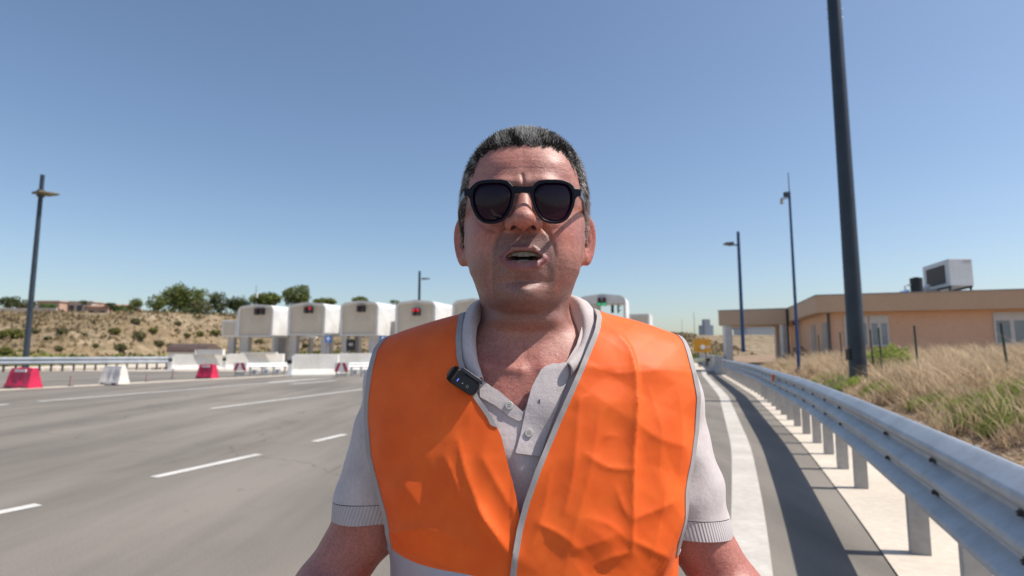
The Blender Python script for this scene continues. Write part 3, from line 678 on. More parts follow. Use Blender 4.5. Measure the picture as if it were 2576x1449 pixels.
for i in range(20):
    t = i / 19; p = a0.lerp(a1, t); MB().box(p.x - .05, p.x + .05, p.y + .62, p.y + .74, 0, .95).build('post', M_DGREY, r)

# ---- guardrail on the right with triple wave beam
gr_ = empty('guardrail', (0, 0, 0)); tag(gr_, 'near curved galvanised guardrail with three wave beam along the right edge of the road', 'guardrail')
ys_ = np.concatenate([np.arange(-3, 12, .5), np.arange(12, 38, 1.5), [37.9]]); Z0, Z1 = .525, 1.055
prof = []
for zc, last in ((.61, 0), (.79, 0), (.97, 1)):
    prof += [(.0, zc - .085), (.012, zc - .068), (.070, zc - .022), (.080, zc - .008), (.080, zc + .012), (.070, zc + .028), (.012, zc + .068)] + ([(0, zc + .08)] if not last else [(.0, zc + .082), (-.012, zc + .085)])
path = [(float(railx(y)), float(y)) for y in ys_]
segs = [path[i:i + 9] for i in range(0, len(path) - 1, 8)]
for s_ in segs:
    if len(s_) > 1: beam(s_, prof).build('rail_beam', M_GALV, gr_, smooth=True)
py_ = [2.3, 3.4, 4.5, 6.57, 7.63, 8.7, 9.74, 10.8] + list(np.arange(11.9, 37.5, 1.08))
for y in py_:
    x = float(railx(y)); d = Vector((float(railx(y + .3)) - float(railx(y - .3)), .6)).normalized(); q = Vector((d.y, -d.x)); h = .97
    b0 = Vector((x, y)) + q * .10
    def pp(u, v, z): c = b0 + q * u + d * v; return (c.x, c.y, z)
    m_ = MB()
    for (u0, u1, v0, v1) in ((0, .006, -.0, .08), (.006, .120, .0, .006), (.120, .126, 0, .08)): m_.hexa([pp(u0, v0, 0), pp(u1, v0, 0), pp(u1, v1, 0), pp(u0, v1, 0), pp(u0, v0, h), pp(u1, v0, h), pp(u1, v1, h), pp(u0, v1, h)])
    m_.hexa([pp(-.095, .0, .6), pp(-.0005, .0, .6), pp(-.0005, .05, .6), pp(-.095, .05, .6), pp(-.095, .0, .95), pp(-.0005, 0, .95), pp(-.0005, .05, .95), pp(-.095, .05, .95)])
    m_.build('post', M_GREYC, gr_)
    if y < 24:
        for z in (.70, .88):
            k = MB(); c0 = Vector((x, y)) - q * .004
            def bb(u, v, zz): c = c0 - q * u + d * v; return (c.x, c.y, zz)
            k.hexa([bb(.0, -.035, z - .012), bb(.0, .035, z - .012), bb(.006, .035, z - .012), bb(.006, -.035, z - .012), bb(.0, -.035, z + .014), bb(.0, .035, z + .014), bb(.006, .035, z + .014), bb(.006, -.035, z + .014)])
            e = c0 - q * .006; e2 = c0 - q * .022; k.tube((e.x, e.y, z + .001), (e2.x, e2.y, z + .001), .012, n=8); k.build('bolt', M_DGREY, gr_)
for (x, y, yy) in ((1950, 951, 0), (1822, 909, 0)):
    best = min(np.arange(5, 37, .05), key=lambda q: abs((float(railx(q)) / q) * F + CX - x)); X = float(railx(best)); z = P(x, y, best).z
    d = Vector((float(railx(best + .3)) - float(railx(best - .3)), .6)).normalized(); q = Vector((-d.y, d.x))
    o = MB(); c = Vector((X, best)) + q * .085; w = .06
    o.hexa([(c.x - d.x * w + q.x * u, c.y - d.y * w + q.y * u, z - .08) if k == 0 else (c.x + d.x * w + q.x * u, c.y + d.y * w + q.y * u, z - .08) for k, u in ((0, 0), (1, 0), (1, .05), (0, .05))] + [(c.x - d.x * w + q.x * u, c.y - d.y * w + q.y * u, z + .08) if k == 0 else (c.x + d.x * w + q.x * u, c.y + d.y * w + q.y * u, z + .08) for k, u in ((0, 0), (1, 0), (1, .05), (0, .05))])
    o.build('reflector', M_ORANGE, gr_)
# concrete parapet continuing from the end of the guardrail
wr = empty('concrete_parapet', (0, 0, 0)); tag(wr, 'grey concrete parapet wall continuing beyond the end of the near guardrail', 'parapet')
wp = [(float(railx(y)), float(y)) for y in (38.3, 42, 48, 56, 66, 78, 92)]
cb = MB(); bm = cb.bm; cols = []
for i, p in enumerate(wp):
    a = wp[max(0, i - 1)]; b_ = wp[min(len(wp) - 1, i + 1)]; d = Vector((b_[0] - a[0], b_[1] - a[1])).normalized(); nx, ny = -d.y, d.x
    cols.append([bm.verts.new((p[0] + nx * o, p[1] + ny * o, z)) for o, z in ((.32, 0), (.28, .2), (.12, .45), (.08, 1.22), (-.14, 1.22), (-.2, 0))])
for i in range(len(wp) - 1):
    for j in range(6): bm.faces.new((cols[i][j], cols[i + 1][j], cols[i + 1][(j + 1) % 6], cols[i][(j + 1) % 6]))
bm.faces.new(cols[0]); bm.faces.new(cols[-1][::-1]); cb.build('wall', M_GREYC, wr)

# ---- lamp posts
def lamp(px, yb, yt, Y, r0, r1, m, label, arm=None, base_z=None, head=None, group='tall road lamps'):
    b_ = P(px, yb, Y); z0 = b_.z if base_z is None else base_z; zt = P(px, yt, Y).z; X = b_.x
    r = empty('street_lamp', (X, Y, z0)); tag(r, label, 'street lamp', group)
    MB().tube((0, 0, 0), (0, 0, zt - z0), r0, r1, 8 if r0 > .2 else 12).build('pole', m, r, smooth=True)
    if head: head(r, zt - z0)
    return r
def head_left(r, h):
    z = P(100, 491, 54).z - r.location.z
    MB().hexa([(-.5, -.5, z), (1.0, -1.5, z - .1), (1.75, .1, z), (.1, .9, z + .08), (-.5, -.5, z + .2), (1.0, -1.5, z + .1), (1.75, .1, z + .2), (.1, .9, z + .28)]).build('luminaire', mat('olive_luminaire', (.09, .075, .04), .5, var=.2), r, bevel=.05)
    MB().tube((0, 0, z - .15), (0, 0, z + .5), .32, n=12).build('bracket', M_DGREY, r)
lamp(62, 930, 440, 54, .25, .18, M_NAVY, 'tall grey lamp post with flat luminaire at the left, behind the far guardrail', base_z=0, head=head_left)
def head_arm(sign, z_px, x_px, Y, L=1.5, px=None):
    def f(r, h):
        z = P(x_px, z_px, Y).z - r.location.z
        MB().tube((0, 0, z), (sign * .5, 0, z + .03), .05).build('bracket', M_DGREY, r)
        MB().hexa([(sign * .4, -.3, z - .02), (sign * (.4 + L), -.28, z + .06), (sign * (.4 + L), .28, z + .06), (sign * .4, .3, z - .02), (sign * .4, -.3, z + .2), (sign * (.4 + L), -.28, z + .16), (sign * (.4 + L), .28, z + .16), (sign * .4, .3, z + .2)]).build('luminaire', M_DGREY, r, bevel=.03)
    return f
lamp(1052, 890, 682, 84, .22, .17, M_NAVY, 'distant lamp post rising over the fourth toll canopy, luminaire to its right', base_z=0, head=head_arm(1, 703, 1066, 84, 1.1))
lamp(1870, 886, 583, 38, .12, .10, M_BLUEP, 'middle distance blue lamp post with luminaire reaching left, behind the building canopy', head=head_arm(-1, 617, 1840, 38, .55))
# near thick pole
NZ = 17.5
nb = P(2161, 968, NZ); zb_ = float(berm_h(nb.x, NZ)); r = empty('street_lamp', (nb.x, NZ, zb_)); tag(r, 'nearest and thickest dark lamp pole, running out of the top of the picture', 'street lamp', 'tall road lamps')
MB().tube((0, 0, -.3), (0, 0, 14.0), .245, .190, 32).build('pole', M_NAVY, r, smooth=True)
MB().box(-.30, -.235, -.09, .09, .62, .95).build('junction_box', M_BLACK, r, bevel=.01)
MB().tube((0, 0, -.05), (0, 0, .08), .36, .33, 20).build('base_collar', M_DGREY, r, smooth=True)
for z in (12.2, 12.5): MB().tube((-.25, 0, z - zb_), (.25, 0, z - zb_), .02, n=8).build('bolt', M_GALV, r)
MB().tube((0, 0, 13.6), (-1.6, .3, 13.9), .08).build('arm', M_NAVY, r); MB().box(-2.5, -1.5, .1, .5, 13.82, 13.96).build('luminaire', M_DGREY, r, bevel=.03)
# camera mast
MZ = 25.; mb_ = P(2010, 934, MZ); zb_ = float(berm_h(mb_.x, MZ)); r = empty('camera_mast', (mb_.x, MZ, zb_)); zt = P(1984, 434, MZ).z - zb_; zc = P(1988, 482, MZ).z - zb_
tag(r, 'thin blue mast carrying two small cameras, between the thick pole and the blue lamp post', 'camera mast')
MB().tube((0, 0, -.2), (0, 0, zc), .075, .05, 14).build('pole', M_BLUEP, r, smooth=True); MB().tube((0, 0, zc), (0, 0, zt), .022, .018, 8).build('rod', M_DGREY, r)
MB().box(-.24, -.05, -.09, .09, zc - .25, zc - .02).build('camera_box', M_NAVY, r, bevel=.02); MB().tube((-.05, 0, zc - .3), (-.3, 0, zc - .32), .025).build('bracket', M_GREYC, r)
MB().tube((-.33, 0, zc - .30), (-.36, -.02, zc - .55), .07, .08, 12).build('dome_camera', M_GREYC, r, smooth=True)
MB().box(-.11, .11, -.1, .1, -.1, .28).build('base_box', M_BLACK, r, bevel=.01)
# thin masts far away
for (x, yb, yt, Y, rad, lab) in ((643, 760, 717, 100, .06, 'thin mast standing on the crest behind the first toll canopy'), (1747, 832, 785, 150, .07, 'thin far mast left of the distant grey block'), (1716, 834, 804, 160, .05, 'faint thin mast right of the toll row, on the skyline')):
    p = P(x, yb, Y); q = P(x, yt, Y); r = empty('mast', (p.x, Y, p.z - 2)); tag(r, lab, 'mast'); MB().tube((0, 0, 0), (0, 0, q.z - p.z + 2), rad, rad * .7, 8).build('pole', M_DGREY, r)
    if x == 643: MB().tube((.18, 0, q.z - p.z + .6), (.18, 0, q.z - p.z - .2), .16, .14, 10).build('antenna', M_SIGNW, r)

# ---- yellow sign and low rail at the end of the road
ys0 = 60.; p = P(1745, 888, ys0); q = P(1787, 853, ys0); r = empty('direction_sign', ((p.x + q.x) / 2, ys0, 0)); hw = (q.x - p.x) / 2; tag(r, 'ochre yellow direction sign with white disc, at the end of the road', 'road sign')
MB().box(-hw, hw, -.04, 0, p.z + .1, q.z).build('sign_plate', M_YEL, r, bevel=.02)
MB().tube((0.05, -.044, p.z + .62), (0.05, -.06, p.z + .62), .25, n=20).build('disc', M_SIGNW, r); MB().box(.33, .85, -.05, -.042, p.z + .5, p.z + .72).build('lettering_bar', mat('pale_pink_paint', (.55, .42, .33), .6), r)
for s in (-.4, .4): MB().tube((s, .04, 0), (s, .04, p.z + .6), .05).build('post', M_DGREY, r)
a0 = P(1738, 908, 55); a1 = P(1784, 905, 62)
r = empty('end_guardrail', (a0.x, a0.y, 0)); tag(r, 'short dull guardrail under the yellow sign', 'guardrail'); d = a1 - a0
MB().prism([(0, -.04, .5), (0, -.1, .6), (0, -.04, .68), (0, -.1, .78), (0, -.04, .88), (0, 0, .88), (0, 0, .5)], (0, 0, 0), (d.x, d.y, 0)).build('rail_beam', mat('dull_green_grey', (.20, .22, .18), .7), r)
for t in (.1, .5, .9): MB().box(d.x * t - .05, d.x * t + .05, d.y * t, d.y * t + .1, 0, .7).build('post', M_DGREY, r)
p = P(1768, 835, 300); q = P(1791, 803, 300); r = empty('distant_tower_block', (p.x, 300, 0)); tag(r, 'distant grey block with lower wings on the skyline', 'building'); w = q.x - p.x
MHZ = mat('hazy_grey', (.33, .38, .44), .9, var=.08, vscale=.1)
MB().box(w * .2, w * .8, 0, 4, 0, q.z).build('wall', MHZ, r); MB().box(-w * .1, w * 1.15, .5, 5, 0, P(1768, 818, 300).z).build('wing', MHZ, r)
p = P(1880, 832, 190); q = P(1955, 824, 190); r = empty('warehouse', (p.x, 190, 0)); tag(r, 'long pale low roofed shed far off, seen under the building canopy', 'building'); w = q.x - p.x
MB().box(0, w, 0, 12, 0, P(1880, 826, 190).z).build('wall', mat('pale_blue_grey_cladding', (.50, .53, .56), .7), r); MB().box(-.3, w + .3, -.3, 12.3, P(1880, 826, 190).z + .003, q.z + .4).build('roof', MHZ, r)

# ---- the salmon coloured service building
M_SAL = m_concrete('salmon_render', (.70, .44, .285), (.78, .50, .34), .5); M_FAS = m_concrete('tan_fascia', (.58, .40, .265), (.64, .45, .305), .5)
M_TRIM = mat('grey_roof_trim', (.30, .29, .28), .6); M_SHUT = mat('grey_shutter', (.42, .38, .33), .7, var=.1); M_FRAMEW = mat('white_window_frame', (.62, .60, .56), .5, var=.06)
M_GLASS = mat('reflective_pane', (.22, .26, .30), .12, var=.2, vscale=1.2, spec=.9)
bd = empty('service_building', (0, 0, 0)); tag(bd, 'single storey salmon building with deep tan fascia and covered entrance', 'building')
CR = P(2052, 744, 33.); zT = CR.z; zF = P(2052, 786, 33.).z; A_ = Vector((CR.x, CR.y)); B_ = Vector((P(2640, 728, 29.4).x, 29.4)); 
C2 = P(1983, 776, 42.6); C_ = Vector((C2.x, C2.y)); ux = (B_ - A_).normalized(); uy = (C_ - A_).normalized()
def w3(o, a, b_, z): v = o + ux * a + uy * b_; return (v.x, v.y, z)
LX = (B_ - A_).length; LY = (C_ - A_).length; gz = .2
def bbx(o, a0, a1, b0, b1, z0, z1): return [w3(o, a0, b0, z0), w3(o, a1, b0, z0), w3(o, a1, b1, z0), w3(o, a0, b1, z0), w3(o, a0, b0, z1), w3(o, a1, b0, z1), w3(o, a1, b1, z1), w3(o, a0, b1, z1)]
ov = .75
MB().hexa(bbx(A_, ov, LX + 4, ov * .8, LY + 6, gz, zF)).build('wall', M_SAL, bd)
rf = MB().hexa(bbx(A_, 0, LX + 5, 0, LY + 6.5, zF + .002, zT)).build('roof', M_FAS, bd)
MB().hexa(bbx(A_, -.03, LX + 5.03, -.03, LY + 6.53, zT + .002, zT + .06)).build('coping', M_TRIM, rf)
# windows on the long wall
def wall_pt(px):  # distance along the long wall for a picture column
    t = (px - CX) / F; o = A_ + uy * ov * .8; return (t * o.y - o.x) / (ux.x - t * ux.y)
def win(px0, px1, yt, yb, shutter=False, name='window'):
    a0 = wall_pt(px0); a1 = wall_pt(px1); b0 = ov * .8; Yw = (A_ + ux * a0 + uy * b0).y; z1 = P(px0, yt, Yw).z; z0 = P(px0, yb, Yw).z
    f = MB(); t = .09
    for (u0, u1, v0, v1) in ((a0, a1, z1 - t, z1), (a0, a1, z0, z0 + t), (a0, a0 + t, z0 + t, z1 - t), (a1 - t, a1, z0 + t, z1 - t), ((a0 + a1) / 2 - t, (a0 + a1) / 2 + t, z0 + t, z1 - t)): f.hexa(bbx(A_, u0, u1, b0 - .06, b0 - .003, v0, v1))
    if shutter is not None: f.hexa(bbx(A_, a0 + t, a1 - t, b0 - .058, b0 - .002, z1 - t - .35, z1 - t - .01))
    w_ = f.build('window', M_FRAMEW, bd)
    for s in (0, 1):
        u0 = a0 + t if s == 0 else (a0 + a1) / 2 + t; u1 = (a0 + a1) / 2 - t if s == 0 else a1 - t
        MB().hexa(bbx(A_, u0, u1, b0 - .03, b0 - .0015, z0 + t, z1 - t)).build('pane', M_GLASS, w_)
    return w_
win(2122, 2182, 794, 872); win(2186, 2234, 794, 872); win(2498, 2590, 786, 868)
# shutter and openings on the receding wall
for (b0, b1, nm) in ((1.3, 2.6, 'shutter'), (4.8, 6.0, 'shutter')):
    MB().hexa(bbx(A_, ov - .05, ov - .003, b0, b1, 1.2, zF - .5)).build(nm, M_SHUT, bd)
pe = wall_pt(2083); MB().hexa(bbx(A_, pe - .06, pe + .06, ov * .8 - .16, ov * .8 - .01, gz, zF - .01)).build('downpipe', M_DGREY, bd)
# entrance canopy
cz1 = P(1983, 776.5, 42.6).z; cz0 = P(1983, 815, 42.6).z; D2 = P(1806.5, 780, 45.0); DL = Vector((D2.x, D2.y)); ud = (DL - C_); LD = ud.length; ud.normalize(); un = Vector((ud.y, -ud.x))
if un.y < 0: un = -un
def cbx(a0, a1, b0, b1, z0, z1):
    f = lambda a, b_, z: (*(C_ + ud * a + un * b_), z)
    return [f(a0, b0, z0), f(a1, b0, z0), f(a1, b1, z0), f(a0, b1, z0), f(a0, b0, z1), f(a1, b0, z1), f(a1, b1, z1), f(a0, b1, z1)]
cn = MB().hexa(cbx(-.2, LD, 0, 5, cz0, cz1)).build('entrance_canopy', M_FAS, bd)
MB().hexa(cbx(-.25, LD + .04, -.04, 5.04, cz1 + .002, cz1 + .06)).build('coping', M_TRIM, cn)
M_COLM = mat('white_column', (.66, .64, .62), .7, var=.08)
for (x0, x1, dep) in ((1827, 1845, .4), (1972, 1988, .4), (1955, 1965, 4.2)):
    Yc_ = 44.6 - (x0 - 1806) / 177 * 2.3 + dep; p = P(x0, 900, Yc_); q = P(x1, 900, Yc_); MB().box(p.x, q.x, Yc_, Yc_ + (q.x - p.x), gz, cz0 - .003).build('column', M_COLM, bd, bevel=.02)
MB().tube((*(C_ + ud * .1 - un * .08), gz), (*(C_ + ud * .1 - un * .08), cz1 - .05), .07).build('downpipe', M_BLACK, bd)
# rooftop machines
ac = P(2391, 718, 33.5); r = empty('rooftop_unit', (ac.x, 33.5, zT + .06), 0); tag(r, 'white air handling unit with dark grille on a raised stand on the flat roof', 'air conditioner')
z0 = ac.z - zT - .06; z1 = P(2391, 651, 33.5).z - zT - .06; w = P(2449, 700, 33.5).x - ac.x
sx = -.18 * 1; 
def skew(x, y, z): return (x - y * .20, y, z)
bx_ = lambda x0, x1, y0, y1, za, zb: [(x0 + y0 * .26, y0, za), (x1 + y0 * .26, y0, za), (x1 + y1 * .26, y1, za), (x0 + y1 * .26, y1, za), (x0 + y0 * .26, y0, zb), (x1 + y0 * .26, y0, zb), (x1 + y1 * .26, y1, zb), (x0 + y1 * .26, y1, zb)]
M_ACW = mat('white_sheet_metal', (.60, .60, .60), .5, var=.07); casing = MB().hexa(bx_(0, w, 0, 3.4, z0, z1)).build('casing', M_ACW, r, bevel=.02)
MB().hexa(bx_(-.03, -.003, .5, 2.9, z0 + .18, z1 - .28)).build('grille', mat('dark_brown_grille', (.07, .06, .055), .7, bump=.5, bscale=14, bdist=.03), r)
MB().hexa(bx_(w * .62, w * .95, -.012, -.003, z1 - .16, z1 - .08)).build('badge', M_GREYC, r)
st = MB(); 
for xx in (0.03, w - .12):
    st.hexa(bx_(xx, xx + .09, .1, 3.3, z0 - .12, z0 - .003))
    for yy in (.2, 1.6, 3.0): st.hexa(bx_(xx, xx + .09, yy, yy + .09, 0, z0 - .123))
st.build('stand', M_BLACK, r)
MB().hexa(bx_(-.6, -.1, 1.4, 1.9, 0, .55)).build('pipe_box', M_GREYC, r, bevel=.03); MB().tube((-.6, 1.6, .45), (-.1, 1.6, .75), .12).build('duct', M_ACW, r, smooth=True)
p = P(2293, 735, 32.5); q = P(2318, 700, 32.5); r = empty('water_tank', ((p.x + q.x) / 2, 32.5, zT + .06)); tag(r, 'black upright tank on the roof left of the white unit', 'tank')
rr = (q.x - p.x) / 2; hh = q.z - zT - .06; MB().tube((0, 0, 0), (0, 0, hh), rr, rr, 20).build('tank_body', M_BLACK, r, smooth=True); MB().tube((0, 0, hh + .001), (0, 0, hh + .05), rr * .5, n=14).build('lid', M_DGREY, r)
pz = MB(); pz.tube((-rr, 0, hh * .6), (-rr - .35, 0, hh * .5), .04).tube((-rr - .35, 0, hh * .5), (-rr - .35, 0, 0), .04); pz.build('pipe', M_COLM, r); 
p = P(2357, 735, 32.); 
r = MB().tube((p.x - 2.0, 32, zT + .06), (p.x - 1.6, 32, zT + .06 + .12), .10).build('pipe_cap', mat('blue_plastic', (.05, .14, .35), .5), None); tag(r, 'small blue pipe cap on the roof edge left of the tank', 'pipe')

# ---- green fence posts with wire on the verge
M_FGREEN = mat('dark_green_post', (.012, .045, .03), .5, var=.2)
FP = [(2523, 884, 815, 12.5), (2301, 921, 821, 14.5), (2211, 900, 826, 17.5), (2190, 895, 830, 20.5), (2114, 885, 837, 24), (2059, 892, 843, 28)]
LB = ['rightmost leaning green fence post near the right picture edge', 'tall green fence post right of the bright bush', 'green fence post just right of the thick pole, in front of the glass door', 'green fence post half behind the thick pole', 'green fence post left of the thick pole', 'farthest green fence post in front of the receding wall']
for k, (x, yb, yt, Y) in enumerate(FP):
    t = P(x, yt, Y); gz_ = float(berm_h(t.x, Y)) - .1; r = empty('fence_post', (t.x, Y, gz_)); tag(r, LB[k], 'fence post', 'green fence posts on the verge'); h = t.z - gz_
    lean = .10 if k == 0 else .03
    MB().tube((lean * .5, 0, 0), (-lean * .5, 0, h), .024, n=10).build('post', M_FGREEN, r, smooth=True)
    MB().tube((-lean * .5, 0, h), (-lean * .5, 0, h + .015), .028, n=10).build('cap', M_BLACK, r)

# ---- grass on the raised verge (uncountable) and bright weed clumps, bushes
def blades(N, gen, hmin, hmax, wid, seed, bend=.35):
    g = np.random.default_rng(seed); X, Y = gen(g, N); N = len(X); Z = berm_h(X, Y) - .02; h = g.uniform(hmin, hmax, N) * (1 + .7 * fbm(X * .7, Y * .7, 3, 21)) * (.45 + .85 * sstep(1.6, 4.2, X - railx(Y))); a = g.uniform(0, 6.28, N); w = wid * (.6 + .8 * g.random(N)) * (1 + Y * .06)
    lx = g.normal(size=N) * bend * h; ly = g.normal(size=N) * bend * h; cx, cy = np.cos(a) * w, np.sin(a) * w
    b0 = np.stack([X - cx, Y - cy, Z], 1); b1 = np.stack([X + cx, Y + cy, Z], 1); m0 = np.stack([X - cx * .8 + lx * .4, Y - cy * .8 + ly * .4, Z + h * .6], 1); m1 = np.stack([X + cx * .8 + lx * .4, Y + cy * .8 + ly * .4, Z + h * .6], 1)
    tp = np.stack([X + lx, Y + ly, Z + h], 1); V = np.stack([b0, b1, m1, m0, tp, tp + np.stack([cx, cy, 0 * cx], 1) * .3], 1).reshape(-1, 3); k = np.arange(N) * 6
    F1 = np.stack([k, k + 1, k + 2, k + 3], 1); F2 = np.stack([k + 3, k + 2, k + 5, k + 4], 1); tone = np.clip(g.random(N) * .7 + .3 * (fbm(X * 1.3, Y * 1.3, 3, 31) + .5), 0, 1).repeat(6)
    return V, np.concatenate([F1, F2]), {'tone': np.stack([tone] * 3 + [np.ones_like(tone)], 1)}
def berm_hit(px, py):
    d = ray(px, py)
    for k in range(20, 700):
        Y = k * .05; p = d / d[1] * Y
        if p[2] + CAMH <= float(berm_h(p[0], Y)): return p[0], Y
    return p[0], Y
CL = [(2330, 1022, 60), (2400, 1040, 70), (2470, 1035, 90), (2540, 1050, 100), (2440, 1075, 60), (2520, 1085, 70), (2090, 972, 70), (2130, 978, 50), (2200, 985, 50), (2060, 962, 50), (1950, 917, 40), (2240, 1000, 30), (1985, 930, 26), (2570, 1020, 60)]
CLB = ['left of the widest green patch', 'left half of the widest green patch', 'in the middle of the widest green patch', 'at the right picture edge above the guardrail', 'small, low in front of the widest green patch', 'near the right edge, closest to the guardrail', 'wide, just left of the thick pole foot', 'at the foot of the thick pole on its left', 'right of the thick pole foot', 'behind the guardrail left of the thick pole', 'far, below the covered entrance', 'sparse, right of the thick pole', 'small, by the foot of the thin mast', 'at the right picture edge, highest']
CC = [(*berm_hit(x, y), max(.12, w / F * berm_hit(x, y)[1] * .5)) for x, y, w in CL] + [(*berm_hit(2238, 938), 1.0), (berm_hit(2238, 938)[0] * .90, berm_hit(2238, 938)[1] * .90, 1.3), (berm_hit(2238, 938)[0] * .80, berm_hit(2238, 938)[1] * .80, 1.1)]
def gen_dry(g, N):
    Y = 1.5 + 34 * g.random(N) ** 1.5; D = 1.35 + 16 * g.random(N) ** 1.3; X = railx(Y) + D
    near = np.zeros(len(X), bool)
    for cx_, cy2, s_ in CC: near |= ((X - cx_) / (1.1 * s_)) ** 2 + ((Y - cy2 + .25 * s_) / (1.7 * s_)) ** 2 < 1
    k = (fbm(X * .9, Y * .9, 3, 55) > -.22 + .35 * (D < 2.1)) & ~(near & (g.random(N) < np.where(X > 9.0, .88, .60))) & (X < .86 * Y + 5) & ~((X > 17.2) & (Y > 28.)); return X[k], Y[k]
V, Fc, at = blades(140000, gen_dry, .20, .66, .0060, 11, .6); o = link_mesh('dry_grass', V, Fc, L_STRAW, attrs=at); tag(o, 'tall straw coloured grass over the raised verge', 'grass', kind='stuff')
def gen_litter(g, N):
    Y = 1.2 + 22 * g.random(N) ** 1.4; D = 1.1 + 5.5 * g.random(N); return railx(Y) + D, Y
V, Fc, at = blades(70000, gen_litter, .04, .15, .006, 12, 1.4); o = link_mesh('dry_litter', V, Fc, L_STRAW, attrs=at); tag(o, 'short broken straw and litter at the foot of the verge', 'grass', kind='stuff')
for k, (x, y, w) in enumerate(CL):
    X0, Y0 = berm_hit(x, y); s = max(.12, w / F * Y0 * .5)
    def gen(g, N): a = g.random(N) * 6.28; q = s * np.sqrt(g.random(N)); return X0 + q * np.cos(a) * 1.2, Y0 + q * np.sin(a) * 1.3
    V, Fc, at = blades(int(420 + 520 * s), gen, .15, .38, .006, 200 + k, .5); c0 = np.array([X0, Y0, float(berm_h(X0, Y0))]); o = link_mesh('weed_clump', V - c0, Fc, L_GREEN, attrs=at); o.location = c0
    tag(o, 'bright green weed clump, ' + CLB[k], 'weeds', 'green weed clumps in the dry grass')
for (x0, x1, yt, yb, Y, lb, mm, nl) in ((2178, 2298, 866, 935, 10.2, 'rounded bright green bush right of the thick pole', L_GREEN, 2600), (1990, 2040, 870, 898, 36, 'low reddish dry bush by the entrance columns', mat('dry_red_leaf', (.16, .07, .04), .9), 500)):
    Y = berm_hit((x0 + x1) / 2, yb + 3)[1] if mm is L_GREEN else Y; a = P(x0, yb, Y); b_ = P(x1, yt, Y); w = b_.x - a.x; z0 = min(a.z, float(berm_h((a.x + b_.x) / 2, Y))); hh = b_.z - z0
    V, Fc, at = leafcloud([((0, 0, hh * .5), (w * .42, w * .35, hh * .48)), ((w * .28, 0, hh * .35), (w * .24, w * .2, hh * .35)), ((-w * .27, .05, hh * .4), (w * .24, w * .2, hh * .38))], nl, .018 + .0035 * Y * .35, 300, .3)
    o = link_mesh('bush', V, Fc, mm, attrs=at); o.location = ((a.x + b_.x) / 2, Y, z0); tag(o, lb, 'bush')
# ================================================================== THE MAN
# ---- distance-field tools
def smin(a, b, k): h = np.clip(.5 + .5 * (b - a) / k, 0, 1); return b * (1 - h) + a * h - k * h * (1 - h)
def smax(a, b, k): return -smin(-a, -b, k)
def cap(p, a, b, ra, rb):
    a = np.asarray(a, float); b = np.asarray(b, float); ab = b - a; t = np.clip(((p - a) @ ab) / (ab @ ab), 0, 1)
    return np.linalg.norm(p - a - t[:, None] * ab, axis=1) - (ra + (rb - ra) * t)
def ell(p, c, r, M=None):
    q = p - np.asarray(c, float)
    if M is not None: q = q @ M
    r = np.asarray(r, float); k0 = np.linalg.norm(q / r, axis=1); k1 = np.linalg.norm(q / (r * r), axis=1) + 1e-9; return k0 * (k0 - 1) / k1
def rotz(a): c, s = math.cos(a), math.sin(a); return np.array([[c, -s, 0], [s, c, 0], [0, 0, 1.]])
def rotx(a): c, s = math.cos(a), math.sin(a); return np.array([[1, 0, 0], [0, c, -s], [0, s, c.real]])
def axis(segs):
    out = [segs[0][0]]
    for a, b_, h in segs: n = max(1, int(round((b_ - a) / h))); out += list(a + (b_ - a) * (np.arange(n) + 1) / n)
    return np.array(out)
